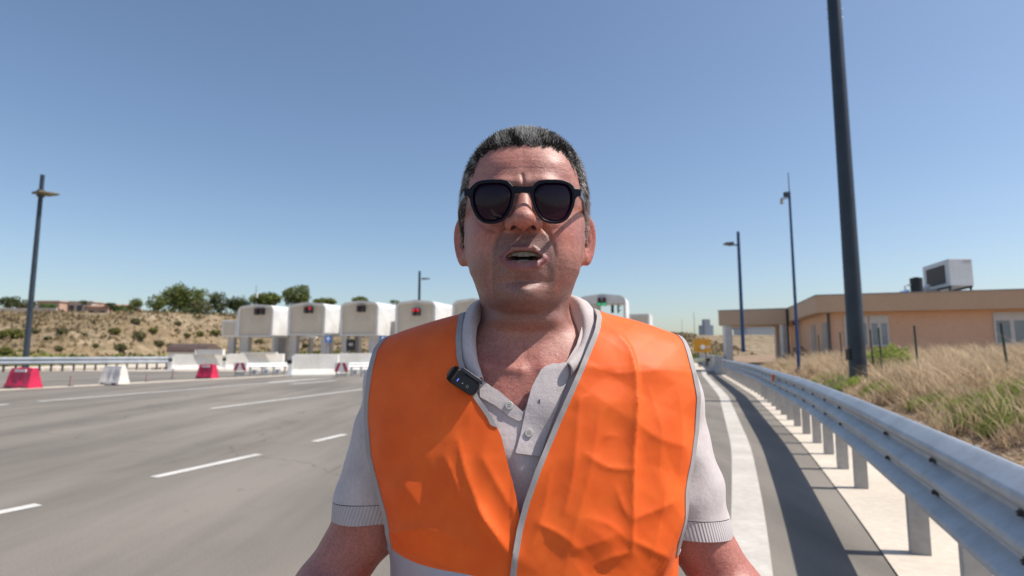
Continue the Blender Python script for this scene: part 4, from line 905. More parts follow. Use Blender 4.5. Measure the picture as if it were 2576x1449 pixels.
def mesh_field(f, ax, ay, az, B=6, lip=1.7):
    nx, ny, nz = len(ax), len(ay), len(az); Fv = np.full((nx, ny, nz), np.nan, np.float32)
    bxs = list(range(0, nx - 1, B)); bys = list(range(0, ny - 1, B)); bzs = list(range(0, nz - 1, B)); blk = []; ctr = []; hd = []
    for i in bxs:
        i1 = min(i + B, nx - 1)
        for j in bys:
            j1 = min(j + B, ny - 1)
            for k in bzs:
                k1 = min(k + B, nz - 1); blk.append((i, i1, j, j1, k, k1)); ctr.append(((ax[i] + ax[i1]) / 2, (ay[j] + ay[j1]) / 2, (az[k] + az[k1]) / 2)); hd.append(math.sqrt((ax[i1] - ax[i]) ** 2 + (ay[j1] - ay[j]) ** 2 + (az[k1] - az[k]) ** 2) / 2)
    ctr = np.array(ctr); hd = np.array(hd); fc = np.concatenate([f(ctr[i:i + 200000]) for i in range(0, len(ctr), 200000)]); near = np.abs(fc) < hd * lip + .012
    need = np.zeros((nx, ny, nz), bool)
    for q in np.nonzero(~near)[0]: i, i1, j, j1, k, k1 = blk[q]; Fv[i:i1 + 1, j:j1 + 1, k:k1 + 1] = 1 if fc[q] > 0 else -1
    for q in np.nonzero(near)[0]: i, i1, j, j1, k, k1 = blk[q]; need[i:i1 + 1, j:j1 + 1, k:k1 + 1] = True
    I, J, K = np.nonzero(need); pts = np.stack([ax[I], ay[J], az[K]], 1); v = np.concatenate([f(pts[i:i + 300000]) for i in range(0, len(pts), 300000)]); Fv[I, J, K] = v
    S = Fv < 0; c = S[:-1, :-1, :-1].astype(np.int8)
    for dx in (0, 1):
        for dy in (0, 1):
            for dz in (0, 1):
                if dx or dy or dz: c = c + S[dx:nx - 1 + dx, dy:ny - 1 + dy, dz:nz - 1 + dz]
    act = (c > 0) & (c < 8); CI, CJ, CK = np.nonzero(act); idx = np.full(act.shape, -1, np.int32); idx[CI, CJ, CK] = np.arange(len(CI))
    acc = np.zeros((len(CI), 3)); cnt = np.zeros(len(CI))
    A = (ax, ay, az)
    def node(d): return Fv[CI + d[0], CJ + d[1], CK + d[2]], np.stack([ax[CI + d[0]], ay[CJ + d[1]], az[CK + d[2]]], 1)
    for e in range(3):
        o = [q for q in range(3) if q != e]
        for u in (0, 1):
            for w in (0, 1):
                d0 = [0, 0, 0]; d0[o[0]] = u; d0[o[1]] = w; d1 = list(d0); d1[e] = 1
                f0, p0 = node(d0); f1, p1 = node(d1); m = (f0 < 0) != (f1 < 0); t = np.where(m, f0 / np.where(m, f0 - f1, 1), 0); q = p0 + (p1 - p0) * t[:, None]; acc[m] += q[m]; cnt[m] += 1
    V = acc / cnt[:, None]; quads = []
    for e in range(3):
        o = [q for q in range(3) if q != e]; sl0 = [slice(None)] * 3; sl1 = [slice(None)] * 3; sl0[e] = slice(0, -1); sl1[e] = slice(1, None)
        a = S[tuple(sl0)]; b_ = S[tuple(sl1)]; ch = a != b_; I3 = list(np.nonzero(ch)); sg = a[tuple(I3)]
        ok = (I3[o[0]] > 0) & (I3[o[1]] > 0) & (I3[o[0]] < (nx, ny, nz)[o[0]] - 1) & (I3[o[1]] < (nx, ny, nz)[o[1]] - 1); I3 = [q[ok] for q in I3]; sg = sg[ok]
        def cell(du, dv): q = [x.copy() for x in I3]; q[o[0]] -= du; q[o[1]] -= dv; return idx[q[0], q[1], q[2]]
        Q = np.stack([cell(1, 1), cell(0, 1), cell(0, 0), cell(1, 0)], 1)
        flip = sg if e != 1 else ~sg; Q = np.where(flip[:, None], Q, Q[:, ::-1]); quads.append(Q)
    Q = np.concatenate(quads); Q = Q[(Q >= 0).all(1)]
    return V, Q
def gradf(f, V, h=.0012):
    g = np.stack([f(V + np.array(d) * h) - f(V - np.array(d) * h) for d in ((1, 0, 0), (0, 1, 0), (0, 0, 1))], 1); n = np.linalg.norm(g, axis=1); return g / (n[:, None] + 1e-12), n / (2 * h)
def relax(V, Q, f, it=1):
    for _ in range(it):
        s = np.zeros_like(V); c = np.zeros(len(V))
        for a in range(4):
            for b_ in (1, 3):
                np.add.at(s, Q[:, a], V[Q[:, (a + b_) % 4]]); np.add.at(c, Q[:, a], 1)
        V = V * .5 + .5 * s / np.maximum(c, 1)[:, None]
        n, gl = gradf(f, V); V = V - n * np.clip(f(V) / np.maximum(gl, .3), -.003, .003)[:, None]
    return V
def tris(Q): return np.concatenate([Q[:, [0, 1, 2]], Q[:, [0, 2, 3]]])
def clip(V, T, fld, extra=None):
    """keep the part of a triangle mesh where fld<0, cut cleanly along fld=0"""
    ins = fld < 0; k = ins[T].sum(1); keep = T[k == 3]; new = []; P0 = []; P1 = []
    def edge(a, b_): P0.append(a); P1.append(b_); return len(V) + len(P0) - 1
    cache = {}
    def ed(a, b_):
        key = (a, b_) if a < b_ else (b_, a)
        if key not in cache: cache[key] = edge(*key)
        return cache[key]
    for t in T[k == 1]:
        i = [q for q in range(3) if ins[t[q]]][0]; a, b_, c = int(t[i]), int(t[(i + 1) % 3]), int(t[(i + 2) % 3]); new.append((a, ed(a, b_), ed(a, c)))
    for t in T[k == 2]:
        i = [q for q in range(3) if not ins[t[q]]][0]; a, b_, c = int(t[i]), int(t[(i + 1) % 3]), int(t[(i + 2) % 3]); e1 = ed(a, b_); e2 = ed(a, c); new.append((e1, b_, c)); new.append((e1, c, e2))
    if P0:
        P0 = np.array(P0); P1 = np.array(P1); t = (fld[P0] / (fld[P0] - fld[P1]))[:, None]; V2 = np.concatenate([V, V[P0] + (V[P1] - V[P0]) * t])
        ex2 = None if extra is None else [np.concatenate([e, e[P0] + (e[P1] - e[P0]) * t[:, 0]]) for e in extra]
    else: V2 = V; ex2 = extra
    Tn = np.concatenate([keep, np.array(new, int).reshape(-1, 3)]); u, inv = np.unique(Tn, return_inverse=True)
    return (V2[u], inv.reshape(-1, 3)) + ((([e[u] for e in ex2]),) if extra is not None else ())
def surf(name, V, T, m, parent, thick=0, attrs=None):
    o = link_mesh(name, V, T, m, parent, smooth=True, attrs=attrs)
    if thick: md = o.modifiers.new('thickness', 'SOLIDIFY'); md.thickness = thick; md.offset = -1; es = o.modifiers.new('crisp_rim', 'EDGE_SPLIT'); es.split_angle = R(55)
    return o

# ---- head, in its own space: x to the viewer's right, y forward (to the camera), z up from the eyes
HC = np.array([.017, .772, 1.679]); YAW = R(2.0)
cy_, sy_ = math.cos(YAW), math.sin(YAW)
def tohead(p):
    x = p[:, 0] - HC[0]; f = HC[1] - p[:, 1]; z = p[:, 2] - HC[2]
    return np.stack([x * cy_ + f * sy_, -x * sy_ + f * cy_, z], 1)
def fromhead(q):
    q = np.atleast_2d(q); x = q[:, 0] * cy_ - q[:, 1] * sy_; f = q[:, 0] * sy_ + q[:, 1] * cy_
    return np.stack([x + HC[0], HC[1] - f, q[:, 2] + HC[2]], 1)
HZt = np.array([-.150, -.128, -.118, -.106, -.092, -.075, -.055, -.03, 0, .02])
HWt = np.array([.030, .040, .047, .0550, .0640, .0730, .0780, .0800, .0812, .0815])
HFt = np.array([.045, .078, .086, .0895, .0905, .0905, .0905, .089, .0925, .0985])
HBt = np.array([.02, .03, .035, .042, .055, .070, .084, .094, .100, .100])
def G2(x, z, x0, z0, sx, sz): return np.exp(-((x - x0) / sx) ** 2 - ((z - z0) / sz) ** 2)
def segd(x, z, pts):
    d = np.full(len(x), 1e9); tt = np.zeros(len(x)); n = len(pts) - 1
    for i in range(n):
        a = np.array(pts[i], float); b_ = np.array(pts[i + 1], float); ab = b_ - a; t = np.clip(((x - a[0]) * ab[0] + (z - a[1]) * ab[1]) / (ab @ ab), 0, 1)
        dd = np.hypot(x - a[0] - t * ab[0], z - a[1] - t * ab[1]); m = dd < d; d = np.where(m, dd, d); tt = np.where(m, (i + t) / n, tt)
    return d, tt
def f_skull(q):
    x, f, z = q[:, 0], q[:, 1], q[:, 2]; ax_ = np.abs(x)
    w = np.interp(z, HZt, HWt); Ff = np.interp(z, HZt, HFt); Bb = np.interp(z, HZt, HBt)
    zz = np.clip((z - .02) / .0965, 0, None); L = np.where(f > 0, Ff, Bb)
    n = np.where(f > 0, 2.25, 2.1); g = (np.abs(ax_ / w) ** n + np.abs(f / L) ** n + zz ** 2.05) ** (1 / n)
    d = (g - 1) * np.minimum(w, L); d = smax(d, -.133 - z, .02)
    front = sstep(0, .04, f)
    dsp = .0050 * (G2(ax_, z, .028, .0235, .017, .0085)) + .0025 * G2(x, z, 0, .022, .014, .008) + .0025 * G2(ax_, z, .035, .052, .03, .02)
    dsp = dsp - .0115 * G2(ax_, z, .032, .000, .0165, .0125)
    dsp = dsp + .0050 * G2(ax_, z, .050, -.032, .020, .019) + .0035 * G2(ax_, z, .046, -.062, .016, .022)
    dsp = dsp + .0075 * G2(x, z, 0, -.072, .026, .024) + .0070 * G2(x, z, 0, -.111, .018, .013) - .0050 * G2(x, z, 0, -.0945, .022, .0055)
    # folds: nose to mouth corner, below the mouth corner, frown line, forehead lines
    d1, t1 = segd(ax_, z, [(.0225, -.026), (.0300, -.037), (.0355, -.050), (.0380, -.064), (.0375, -.076)]); dsp = dsp - .0030 * np.exp(-(d1 / .0026) ** 2) * (1 - .92 * t1)
    d2, t2 = segd(ax_, z, [(.0285, -.078), (.0300, -.090), (.027, -.098)]); dsp = dsp - .0009 * np.exp(-(d2 / .005) ** 2)
    d3, t3 = segd(x, z, [(.001, .010), (.0005, .020), (-.0015, .033)]); dsp = dsp - .0030 * np.exp(-(d3 / .0016) ** 2) * (1 - .7 * t3) + .0004 * np.exp(-((d3 - .005) / .004) ** 2)
    for (zf, am) in ((.041, .00022), (.055, .00018)): dsp = dsp - am * np.exp(-((z - zf - .02 * x * x * 40 * .05) / .0012) ** 2) * np.exp(-(x / .035) ** 2)
    d4, t4 = segd(ax_, z, [(.0535, -.020), (.044, -.029), (.034, -.034)]); dsp = dsp - .0010 * np.exp(-(d4 / .003) ** 2)
    dsp = dsp - .0012 * np.exp(-(x / .0028) ** 2) * sstep(-.046, -.050, z) * sstep(-.060, -.056, z)
    return d - dsp * front
LIPC = -.0685
def f_head(q):
    x, f, z = q[:, 0], q[:, 1], q[:, 2]; ax_ = np.abs(x); qa = np.stack([ax_, f, z], 1)
    d = f_skull(q)
    # neck
    nk = cap(q, (0, -.028, -.04), (0, -.034, -.20), .0575, .064); nk = smin(nk, cap(qa, (.050, -.02, -.07), (.016, .028, -.185), .014, .010), .022)
    nk = smin(nk, ell(q, (0, .018, -.138), (.046, .038, .018)), .02)
    d = smin(d, nk, .014)
    # nose
    ns = cap(q, (0, .0920, .008), (0, .1105, -.0225), .0088, .0110); ns = smin(ns, ell(q, (0, .1125, -.0245), (.0138, .0112, .0100)), .006)
    ns = smin(ns, ell(qa, (.0155, .0995, -.0272), (.0080, .0110, .0080)), .006); ns = smin(ns, cap(q, (0, .099, -.034), (0, .107, -.032), .0048, .0048), .004)
    d = smin(d, ns, .0075)
    nos = ell(qa, (.0092, .1030, -.0368), (.0056, .0084, .0072)); d = smax(d, -nos, .0018)
    dal, _ = segd(ax_, z, [(.0165, -.0155), (.0220, -.021), (.0240, -.030)]); d = d + .0014 * np.exp(-(dal / .0018) ** 2) * (f > .085)
    # lips
    qa0 = qa; q0 = q; qa = qa - np.array([0, 0, .003]); q = q - np.array([0, 0, .003])
    def arc(p0, p1, p2, r0, r1, r2, k): 
        a = cap(qa, p0, p1, r0, r1); b_ = cap(qa, p1, p2, r1, r2); return smin(a, b_, k)
    up = arc((.0250, .0905, -.0705), (.012, .0970, -.0600), (.0, .0985, -.0598), .0016, .0025, .0022, .003)
    lo = arc((.0250, .0905, -.0715), (.014, .0960, -.0800), (.0, .0975, -.0828), .0016, .0038, .0050, .003)
    d = smin(d, up, .0035); d = smin(d, lo, .0040)
    mo = ell(q, (0, .0950, -.0694), (.0210, .0190, .0060)); mo2 = cap(qa, (.012, .10, -.0698), (.0252, .096, -.0708), .0018, .0008)
    d = smax(d, -mo, .0020); d = smax(d, -mo2, .0014); q = q0; qa = qa0
    # ears
    m = (ax_ > .055) & (z < .03) & (z > -.09) & (f < .05) & (f > -.06)
    if m.any():
        e = qa[m]; A = R(15); X = e[:, 0] - .0775; Fy = e[:, 1] + .004; Z = e[:, 2] + .0275
        u = X * math.cos(A) + Fy * math.sin(A) * 1.0; v = -X * math.sin(A) + Fy * math.cos(A)      # u: out of the ear plate, v: front to back (positive forward)
        v = v - .12 * Z; wd = .0138 * (1 + .28 * np.clip(Z / .03, -1, 1)); rr = np.sqrt((v / wd) ** 2 + (Z / .0305) ** 2)
        bend = .0100 * (-v / .017) ; uu = u - .004 - np.clip(bend, -.004, .012)
        plate = np.maximum(np.abs(uu) - .0030, (rr - 1) * .0150); plate = smax(np.abs(uu) - .0028, (rr - 1) * .0150, .003)
        rim = np.sqrt(((rr - .90) * .0155) ** 2 + (uu - .0022) ** 2) - .0036 * np.where((v > .008) & (Z < .012), .4, 1)
        anti = np.sqrt(((rr - .52) * .0155) ** 2 + (uu - .0010) ** 2) - .0026 * np.where(v > .002, .3, 1)
        conch = ell(np.stack([uu, v, Z], 1), (.0045, .003, -.002), (.0065, .0072, .0110)); trg = ell(np.stack([uu, v, Z], 1), (.002, .0140, -.004), (.0040, .0045, .0065))
        lobe = ell(np.stack([uu, v, Z], 1), (.0005, .004, -.0255), (.0040, .0070, .0080))
        ear = smin(smin(plate, rim, .003), anti, .0025); ear = smax(ear, -conch, .003); ear = smin(ear, trg, .004); ear = smin(ear, lobe, .004)
        d[m] = smin(d[m], ear, .0065)
    return d

# ---- torso: tables over height (world space)
XC = .026
TZ = np.array([.84, .92, 1.0, 1.1, 1.2, 1.30, 1.38, 1.44, 1.48, 1.52, 1.56, 1.60])
TF = np.array([.690, .672, .660, .655, .660, .668, .678, .690, .702, .722, .748, .78])
TB = np.array([.955, .955, .950, .945, .945, .955, .965, .965, .955, .935, .905, .88])
TW = np.array([.178, .174, .170, .166, .168, .176, .190, .200, .206, .206, .20, .19])
def f_torso(p, off=0., dw=0., roof=0., n=2.6):
    x = p[:, 0] - XC; y = p[:, 1]; z = p[:, 2]
    yf = np.interp(z, TZ, TF) - off; yb = np.interp(z, TZ, TB) + off; w = np.interp(z, TZ, TW) + off + dw; yc = (yf + yb) / 2; b_ = (yb - yf) / 2
    g = (np.abs(x / w) ** n + np.abs((y - yc) / b_) ** n) ** (1 / n); d = (g - 1) * np.minimum(w, b_)
    ax_ = np.abs(x); rz = 1.552 + roof - .27 * np.maximum(np.sqrt(ax_ ** 2 + .0009) - .07, -.02) - 1.6 * np.clip(.80 - y, 0, .2) ** 2 * 2 - 2.0 * np.clip(y - .84, 0, .2) ** 2
    d = smax(d, (z - rz) * .93, .045); return smax(d, .84 - z, .02)
SHO = {-1: ((XC - .166, .815, 1.444), (-.212, .80, 1.190), (-.225, .57, 1.135)), 1: ((XC + .169, .815, 1.442), (.256, .80, 1.185), (.258, .57, 1.130))}   # shoulder, end of the sleeve line, wrist
ELB = {-1: (-.243, .785, 1.190), 1: (.288, .785, 1.184)}                                                                                              # elbow, bent outwards
def f_arms(p, off, sleeve=False):
    out = None
    for s in (-1, 1):
        a, b_, c = [np.array(q) for q in SHO[s]]
        d = cap(p, a, b_, .056 + off, .044 + off) if sleeve else None
        if not sleeve: m2 = a + (b_ - a) * .62; b_ = np.array(ELB[s]); d = smin(cap(p, a, m2, .056 + off, .049 + off), cap(p, m2, b_, .048 + off, .041 + off), .02)
        d = smin(d, ell(p, a + np.array([-s * .02, 0, .004]), (.062 + off, .062 + off, .056 + off)), .03)
        m1 = a * .45 + np.array(SHO[s][1]) * .55; d = smin(d, ell(p, m1 + np.array([0, -.010, 0]), (.035 + off, .043 + off, .070 + off)), .02)
        if not sleeve:
            e1 = b_ * .68 + c * .32; d = smin(d, cap(p, b_, c, .041, .028), .018); d = smin(d, ell(p, e1 + np.array([s * .004, .02, .002]), (.040, .060, .040)), .02)
        out = d if out is None else np.minimum(out, d)
    return out
def f_hand(p, s):
    w = np.array(SHO[s][2]); dr = np.array([-s * .42, -.88, .02]); dr /= np.linalg.norm(dr); side = np.cross(dr, [0, 0, 1]); side /= np.linalg.norm(side); up = np.cross(side, dr)
    d = cap(p, w, w + dr * .03, .026, .024)
    for i, (o, ln) in enumerate(((-.030, .92), (-.010, 1.0), (.010, .95), (.029, .78))):
        k0 = w + dr * .028 + side * o * .55; k1 = w + dr * .092 + side * o; d = smin(d, cap(p, k0, k1, .0135, .0098), .010)
    for i, (o, ln) in enumerate(((-.030, .92), (-.010, 1.0), (.010, .95), (.029, .78))):
        a = w + dr * .092 + side * o; ang = R(32); fd = None
        for L, r0, r1, dc in ((.044, .0092, .0084, 44), (.027, .0082, .0076, 38), (.020, .0074, .0062, 0)):
            v = dr * math.cos(ang) - up * math.sin(ang); b_ = a + v * L * ln; c = cap(p, a, b_, r0, r1); fd = c if fd is None else smin(fd, c, .002); a = b_; ang += R(dc)
        d = smin(d, fd, .003)
    ts = -s * 1.0; t0 = w + dr * .030 + side * ts * .020 - up * .004; t1 = t0 + dr * .030 + side * ts * .022 - up * .014; t2 = t1 + dr * .030 + side * ts * .002 - up * .012; t3 = t2 + dr * .022 - side * ts * .010 - up * .008
    th = smin(smin(cap(p, t0, t1, .0145, .0112), cap(p, t1, t2, .0108, .0096), .003), cap(p, t2, t3, .0094, .0072), .002); return smin(d, th, .006)
def f_legs(p, off):
    d = None
    for s in (-1, 1):
        h = (XC + s * .088, .815, .90); k = (XC + s * .105, .80, .49); a = (XC + s * .115, .83, .085)
        c = smin(cap(p, h, k, .088 + off, .060 + off), cap(p, k, a, .058 + off, .045 + off * 1.3), .03); d = c if d is None else np.minimum(d, c)
    return d
def f_body(p):
    d = np.full(len(p), 9.); z = p[:, 2]
    m = z > 1.46
    hd = np.full(len(p), 9.)
    if m.any(): hd[m] = f_head(tohead(p[m]))
    m = (z < 1.62)
    if m.any():
        q = p[m]; t = f_torso(q, -.013, 0, -.012); t = smin(t, f_arms(q, -.004), .025)
        for s in (-1, 1): t = smin(t, f_hand(q, s), .012)
        lw = q[:, 2] < 1.02
        if lw.any():
            l = f_legs(q[lw], -.008)
            for s in (-1, 1): l = smin(l, cap(q[lw], (XC + s * .115, .85, .05), (XC + s * .128, .70, .035), .038, .030), .03)
            t[lw] = smin(t[lw], l, .03)
        # collar bones and chest hollow
        x = q[:, 0] - XC; dd, tt = segd(np.abs(x), q[:, 2], [(.015, 1.478), (.07, 1.487), (.14, 1.505)]); t = t - .0035 * np.exp(-(dd / .008) ** 2) * (q[:, 1] < .78)
        d[m] = t
    return smin(d, hd, .022)

def f_shirt(p):
    t = f_torso(p, .0, 0, 0); a = f_arms(p, .0075, True); d = smin(t, a, .028)
    x, y, z = p[:, 0] - XC, p[:, 1], p[:, 2]
    wr = .0022 * np.sin(x * 60 + z * 38 + 2 * np.sin(z * 23)) * sstep(1.50, 1.38, z) + .0016 * np.sin(z * 105 - np.abs(x) * 55 + 1.7 * np.sin(x * 31)) * sstep(.16, .20, np.abs(x))
    return d - wr * .8
# pick a point on a field through a picture position
def pick(px, py, f, Y0=.45, Y1=1.0):
    d = ray(px, py); d = d / d[1]; Y = np.linspace(Y0, Y1, 900); pts = d[None, :] * Y[:, None] + np.array([0, 0, CAMH]); v = f(pts); k = np.nonzero(v < 0)[0]
    if len(k) == 0: k = [int(np.argmin(np.abs(v)))]
    return pts[k[0]]
def picks(L, f): return np.array([pick(a, b_, f) for a, b_ in L])

man = empty('person', (XC, .82, 0)); tag(man, 'man in orange safety vest, pale polo shirt and dark sunglasses, talking to the camera', 'person')
MO = np.array([XC, .82, 0.])
def mp(V): return V - MO

# ---------------- body mesh
ax = axis([(-.36, -.125, .0045), (-.125, -.105, .0028), (-.105, .135, .00145), (.135, .155, .0028), (.155, .41, .0045)])
ay = axis([(.30, .60, .0042), (.60, .648, .0030), (.648, .80, .00145), (.80, .90, .003), (.90, 1.02, .006)])
az = axis([(-.01, .95, .012), (.95, 1.20, .0042), (1.20, 1.42, .0042), (1.42, 1.54, .0030), (1.54, 1.76, .00145), (1.76, 1.82, .0022)])
V, Q = mesh_field(f_body, ax, ay, az); V = relax(V, Q, f_body, 2)
q = tohead(V); hx_, hf_, hz_ = q[:, 0], q[:, 1], q[:, 2]; hax = np.abs(hx_); hm = hz_ - .003; q[:, 2]; qm = q - np.array([0, 0, .003])
# colour masks: lips, stubble, scalp / shade painted into mouth and nostril hollows, redness
d_up = np.minimum(cap(np.stack([hax, hf_, hm], 1), (.0250, .0905, -.0705), (.012, .0970, -.0600), 0, 0), cap(np.stack([hax, hf_, hm], 1), (.012, .0970, -.0600), (0, .0985, -.0598), 0, 0))
d_lo = np.minimum(cap(np.stack([hax, hf_, hm], 1), (.0250, .0905, -.0715), (.014, .0960, -.0800), 0, 0), cap(np.stack([hax, hf_, hm], 1), (.014, .0960, -.0800), (0, .0975, -.0828), 0, 0))
lips = np.maximum(sstep(.0036, .0020, d_up) * .8, sstep(.0062, .0044, d_lo)) * (hf_ > .08)
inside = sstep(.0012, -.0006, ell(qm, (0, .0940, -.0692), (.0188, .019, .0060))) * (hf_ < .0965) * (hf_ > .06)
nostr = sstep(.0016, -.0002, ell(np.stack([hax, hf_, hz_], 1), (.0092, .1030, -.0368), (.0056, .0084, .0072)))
HL = lambda x: np.interp(x, [0, .015, .03, .045, .055, .062, .068, .0735, .078, .085], [.0715, .0715, .0705, .0680, .0610, .047, .030, .012, .000, -.02])
hl = HL(hax) + .0016 * np.sin(hx_ * 420) + .001 * np.sin(hx_ * 1130)
behind = (hf_ < .012)
hairf = np.where(hf_ > .045, hz_ - hl, np.where(hf_ > .0, hz_ - np.interp(hf_, [0, .02, .045, .07], [-.030, .002, .020, .03]) * 1.0, hz_ + .038))
hairf = np.where((hf_ > .02) & (hf_ <= .062) & (hz_ < .075), np.minimum(hz_ - hl, (.048 + .25 * np.clip(hz_, 0, .1) - hf_) * 1.2), hairf)
onskull = (hax < .0835)
scalp = sstep(-.0010, .0060, hairf + .0030 * fbm(hx_ * 260, hf_ * 200 + hz_ * 200, 2, 12)) * onskull * (hz_ > -.07)
st = sstep(.0, -.012, hz_ + .030 + .55 * np.clip(.052 - hax, 0, .02) * 0) * 0
mzc = np.interp(hz_, [-.14, -.12, -.095, -.075, -.055, -.042, -.030], [.03, .038, .040, .0395, .0375, .0320, .0235])
beard = .82 * sstep(.0045, -.0035, hax - mzc) * sstep(-.0345, -.0400, hz_) * sstep(-.142, -.122, hz_) * (1 - .35 * G2(hax, hz_, 0, -.094, .018, .006)) * (1 - .30 * G2(hax, hz_, .018, -.098, .012, .012))
beard = np.maximum(beard, sstep(.030, .046, hax) * sstep(-.050, -.080, hz_) * sstep(-.160, -.125, hz_) * .62)
beard = np.maximum(beard, sstep(-.098, -.112, hz_) * sstep(-.160, -.130, hz_) * .7)
beard = np.maximum(beard, sstep(.070, .076, hax) * sstep(-.005, -.02, hz_) * sstep(-.11, -.07, hz_) * sstep(.01, .03, hf_) * .5)
beard = beard * (1 - lips) * (1 - inside) * sstep(-.02, .01, hf_) * (1 - .5 * G2(hax, hz_, 0, -.094, .02, .006) * 0)
side = sstep(.018, .030, hf_) * sstep(.060, .045, hf_) * sstep(-.050, -.02, hz_) * (hax > .06) * sstep(.01, .0, hz_) * .0
red = np.clip(G2(hax, hz_, .045, -.035, .022, .018) + 1.0 * G2(hax, hz_, 0, -.032, .014, .012) + .4 * G2(hx_, hz_, 0, .05, .06, .02) + sstep(.080, .086, hax) * (hz_ > -.08) + sstep(-.15, -.2, hz_) * .75, 0, 1) * (hf_ > -.05)
one = np.ones(len(V))
M_SKIN = bpy.data.materials.new('skin'); M_SKIN.use_nodes = True; b = NB(M_SKIN)
mA = b.attr('mask_a'); mB = b.attr('mask_b'); sA = b.n('ShaderNodeSeparateColor'); b.l(mA.outputs['Color'], sA.inputs[0]); sB = b.n('ShaderNodeSeparateColor'); b.l(mB.outputs['Color'], sB.inputs[0])
blot = b.noise(38, 5, .6); fine = b.noise(300, 4, .7); pore = b.noise(900, 2, .5)
c = b.ramp(blot, [(.3, (.395, .165, .128)), (.7, (.510, .240, .185))])
c = b.mix(b.math('MULTIPLY', sB.outputs[1], .75), c, (.47, .150, .115))
c = b.mix(.8, c, b.ramp(fine, [(.3, (.66, .62, .60)), (.7, (1.2, 1.2, 1.2))]), 'MULTIPLY')
stn = b.ramp(b.noise(760, 2, .7), [(.40, (.20, .18, .18)), (.60, (1, 1, 1))]); sc = b.mix(.62, c, (.10, .078, .078)); sc = b.mix(.7, sc, stn, 'MULTIPLY')
c = b.mix(.35, c, b.ramp(b.noise(120, 4, .65), [(.32, (.72, .66, .64)), (.66, (1.14, 1.12, 1.1))]), 'MULTIPLY')
c = b.mix(b.math('MULTIPLY', sA.outputs[1], .95), c, sc)
lipc = b.ramp(b.noise(160, 3, .6, b.map((1.8, .4, .25))), [(.3, (.19, .06, .062)), (.7, (.29, .10, .098))]); c = b.mix(sA.outputs[0], c, lipc)
c = b.mix(b.math('MULTIPLY', sA.outputs[2], .92), c, b.ramp(fine, [(.3, (.035, .032, .03)), (.7, (.12, .11, .105))]))
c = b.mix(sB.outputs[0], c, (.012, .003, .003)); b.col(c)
b.b.inputs['Roughness'].default_value = .46; b.l(b.ramp(blot, [(.3, (.36,) * 3), (.7, (.56,) * 3)]), b.b.inputs['Roughness'])
b.b.inputs['Specular IOR Level'].default_value = .62; b.b.inputs['Subsurface Weight'].default_value = .14; b.b.inputs['Subsurface Radius'].default_value = (1.0, .35, .2); b.b.inputs['Subsurface Scale'].default_value = .006
b.nor(b.bump(pore, .4, .0010, b.bump(b.noise(190, 5, .7), .30, .0014, b.bump(b.noise(60, 4, .6, b.map((1, 1, 2.2))), .25, .004))))
surf('body', mp(V), tris(Q), M_SKIN, man, attrs={'mask_a': np.stack([lips, beard, scalp, one], 1), 'mask_b': np.stack([np.maximum(inside, nostr), red, 0 * one, one], 1)})
bodyV, bodyQ = V, Q

# ---------------- hair: thousands of short tapering strands rooted on the scalp
M_HAIR = bpy.data.materials.new('grey_hair'); M_HAIR.use_nodes = True; b = NB(M_HAIR)
b.col(b.ramp(b.attr('tone').outputs['Fac'], [(0, (.014, .012, .011)), (.55, (.07, .065, .062)), (.8, (.42, .41, .40)), (1, (.85, .84, .83))])); b.b.inputs['Roughness'].default_value = .38
g = np.random.default_rng(3); roots = np.nonzero((scalp > .5) & (hz_ > -.065) & (V[:, 2] > 1.6))[0]
NH = 46000; T3 = tris(Q); selt = T3[np.isin(T3[:, 0], roots) & np.isin(T3[:, 1], roots) & np.isin(T3[:, 2], roots)]
ar = np.linalg.norm(np.cross(V[selt[:, 1]] - V[selt[:, 0]], V[selt[:, 2]] - V[selt[:, 0]]), axis=1); ti = g.choice(len(selt), NH, p=ar / ar.sum()); u = g.random((NH, 2)); fl = u.sum(1) > 1; u[fl] = 1 - u[fl]
t_ = selt[ti]; rp = V[t_[:, 0]] + (V[t_[:, 1]] - V[t_[:, 0]]) * u[:, :1] + (V[t_[:, 2]] - V[t_[:, 0]]) * u[:, 1:]
nr, _ = gradf(f_body, rp); hq = tohead(rp)
top = sstep(.045, .085, hq[:, 2]); sx_ = np.sign(hq[:, 0])
comb = np.stack([sx_ * .25 * (1 - top) + .35 * top * np.sin(hq[:, 1] * 60) * .6, -(.75 * top) + .35 * (1 - top), -.85 * (1 - top) + .15 * top], 1)
dirv = nr * (.50 + .05 * top)[:, None] + comb * .80 + g.normal(size=(NH, 3)) * .22; dirv /= np.linalg.norm(dirv, axis=1)[:, None]
L = (.0084 - .0002 * top) * (.35 + .65 * sstep(.0, .012, hairf[t_[:, 0]])) * g.uniform(.6, 1.3, NH); wid = g.uniform(.00018, .00042, NH)
s1 = np.cross(dirv, g.normal(size=(NH, 3))); s1 /= np.linalg.norm(s1, axis=1)[:, None]; s2 = np.cross(dirv, s1)
mid = rp + dirv * (L * .55)[:, None]; tip = rp + (dirv + comb * .35 - np.array([0, 0, .15])) * L[:, None]; base = rp - nr * .0008
rings = []
for cpt, k in ((base, 1.), (mid, .85)):
    for a in (0, 2.09, 4.19): rings.append(cpt + (s1 * math.cos(a) + s2 * math.sin(a)) * (wid * k)[:, None])
HVt = np.stack(rings + [tip], 1).reshape(-1, 3); k7 = np.arange(NH) * 7
HF = np.concatenate([np.stack([k7 + a, k7 + b_, k7 + 3 + b_], 1) for a, b_ in ((0, 1), (1, 2), (2, 0))] + [np.stack([k7 + a, k7 + 3 + b_, k7 + 3 + a], 1) for a, b_ in ((0, 1), (1, 2), (2, 0))] + [np.stack([k7 + 3 + a, k7 + 3 + b_, k7 + 6], 1) for a, b_ in ((0, 1), (1, 2), (2, 0))])
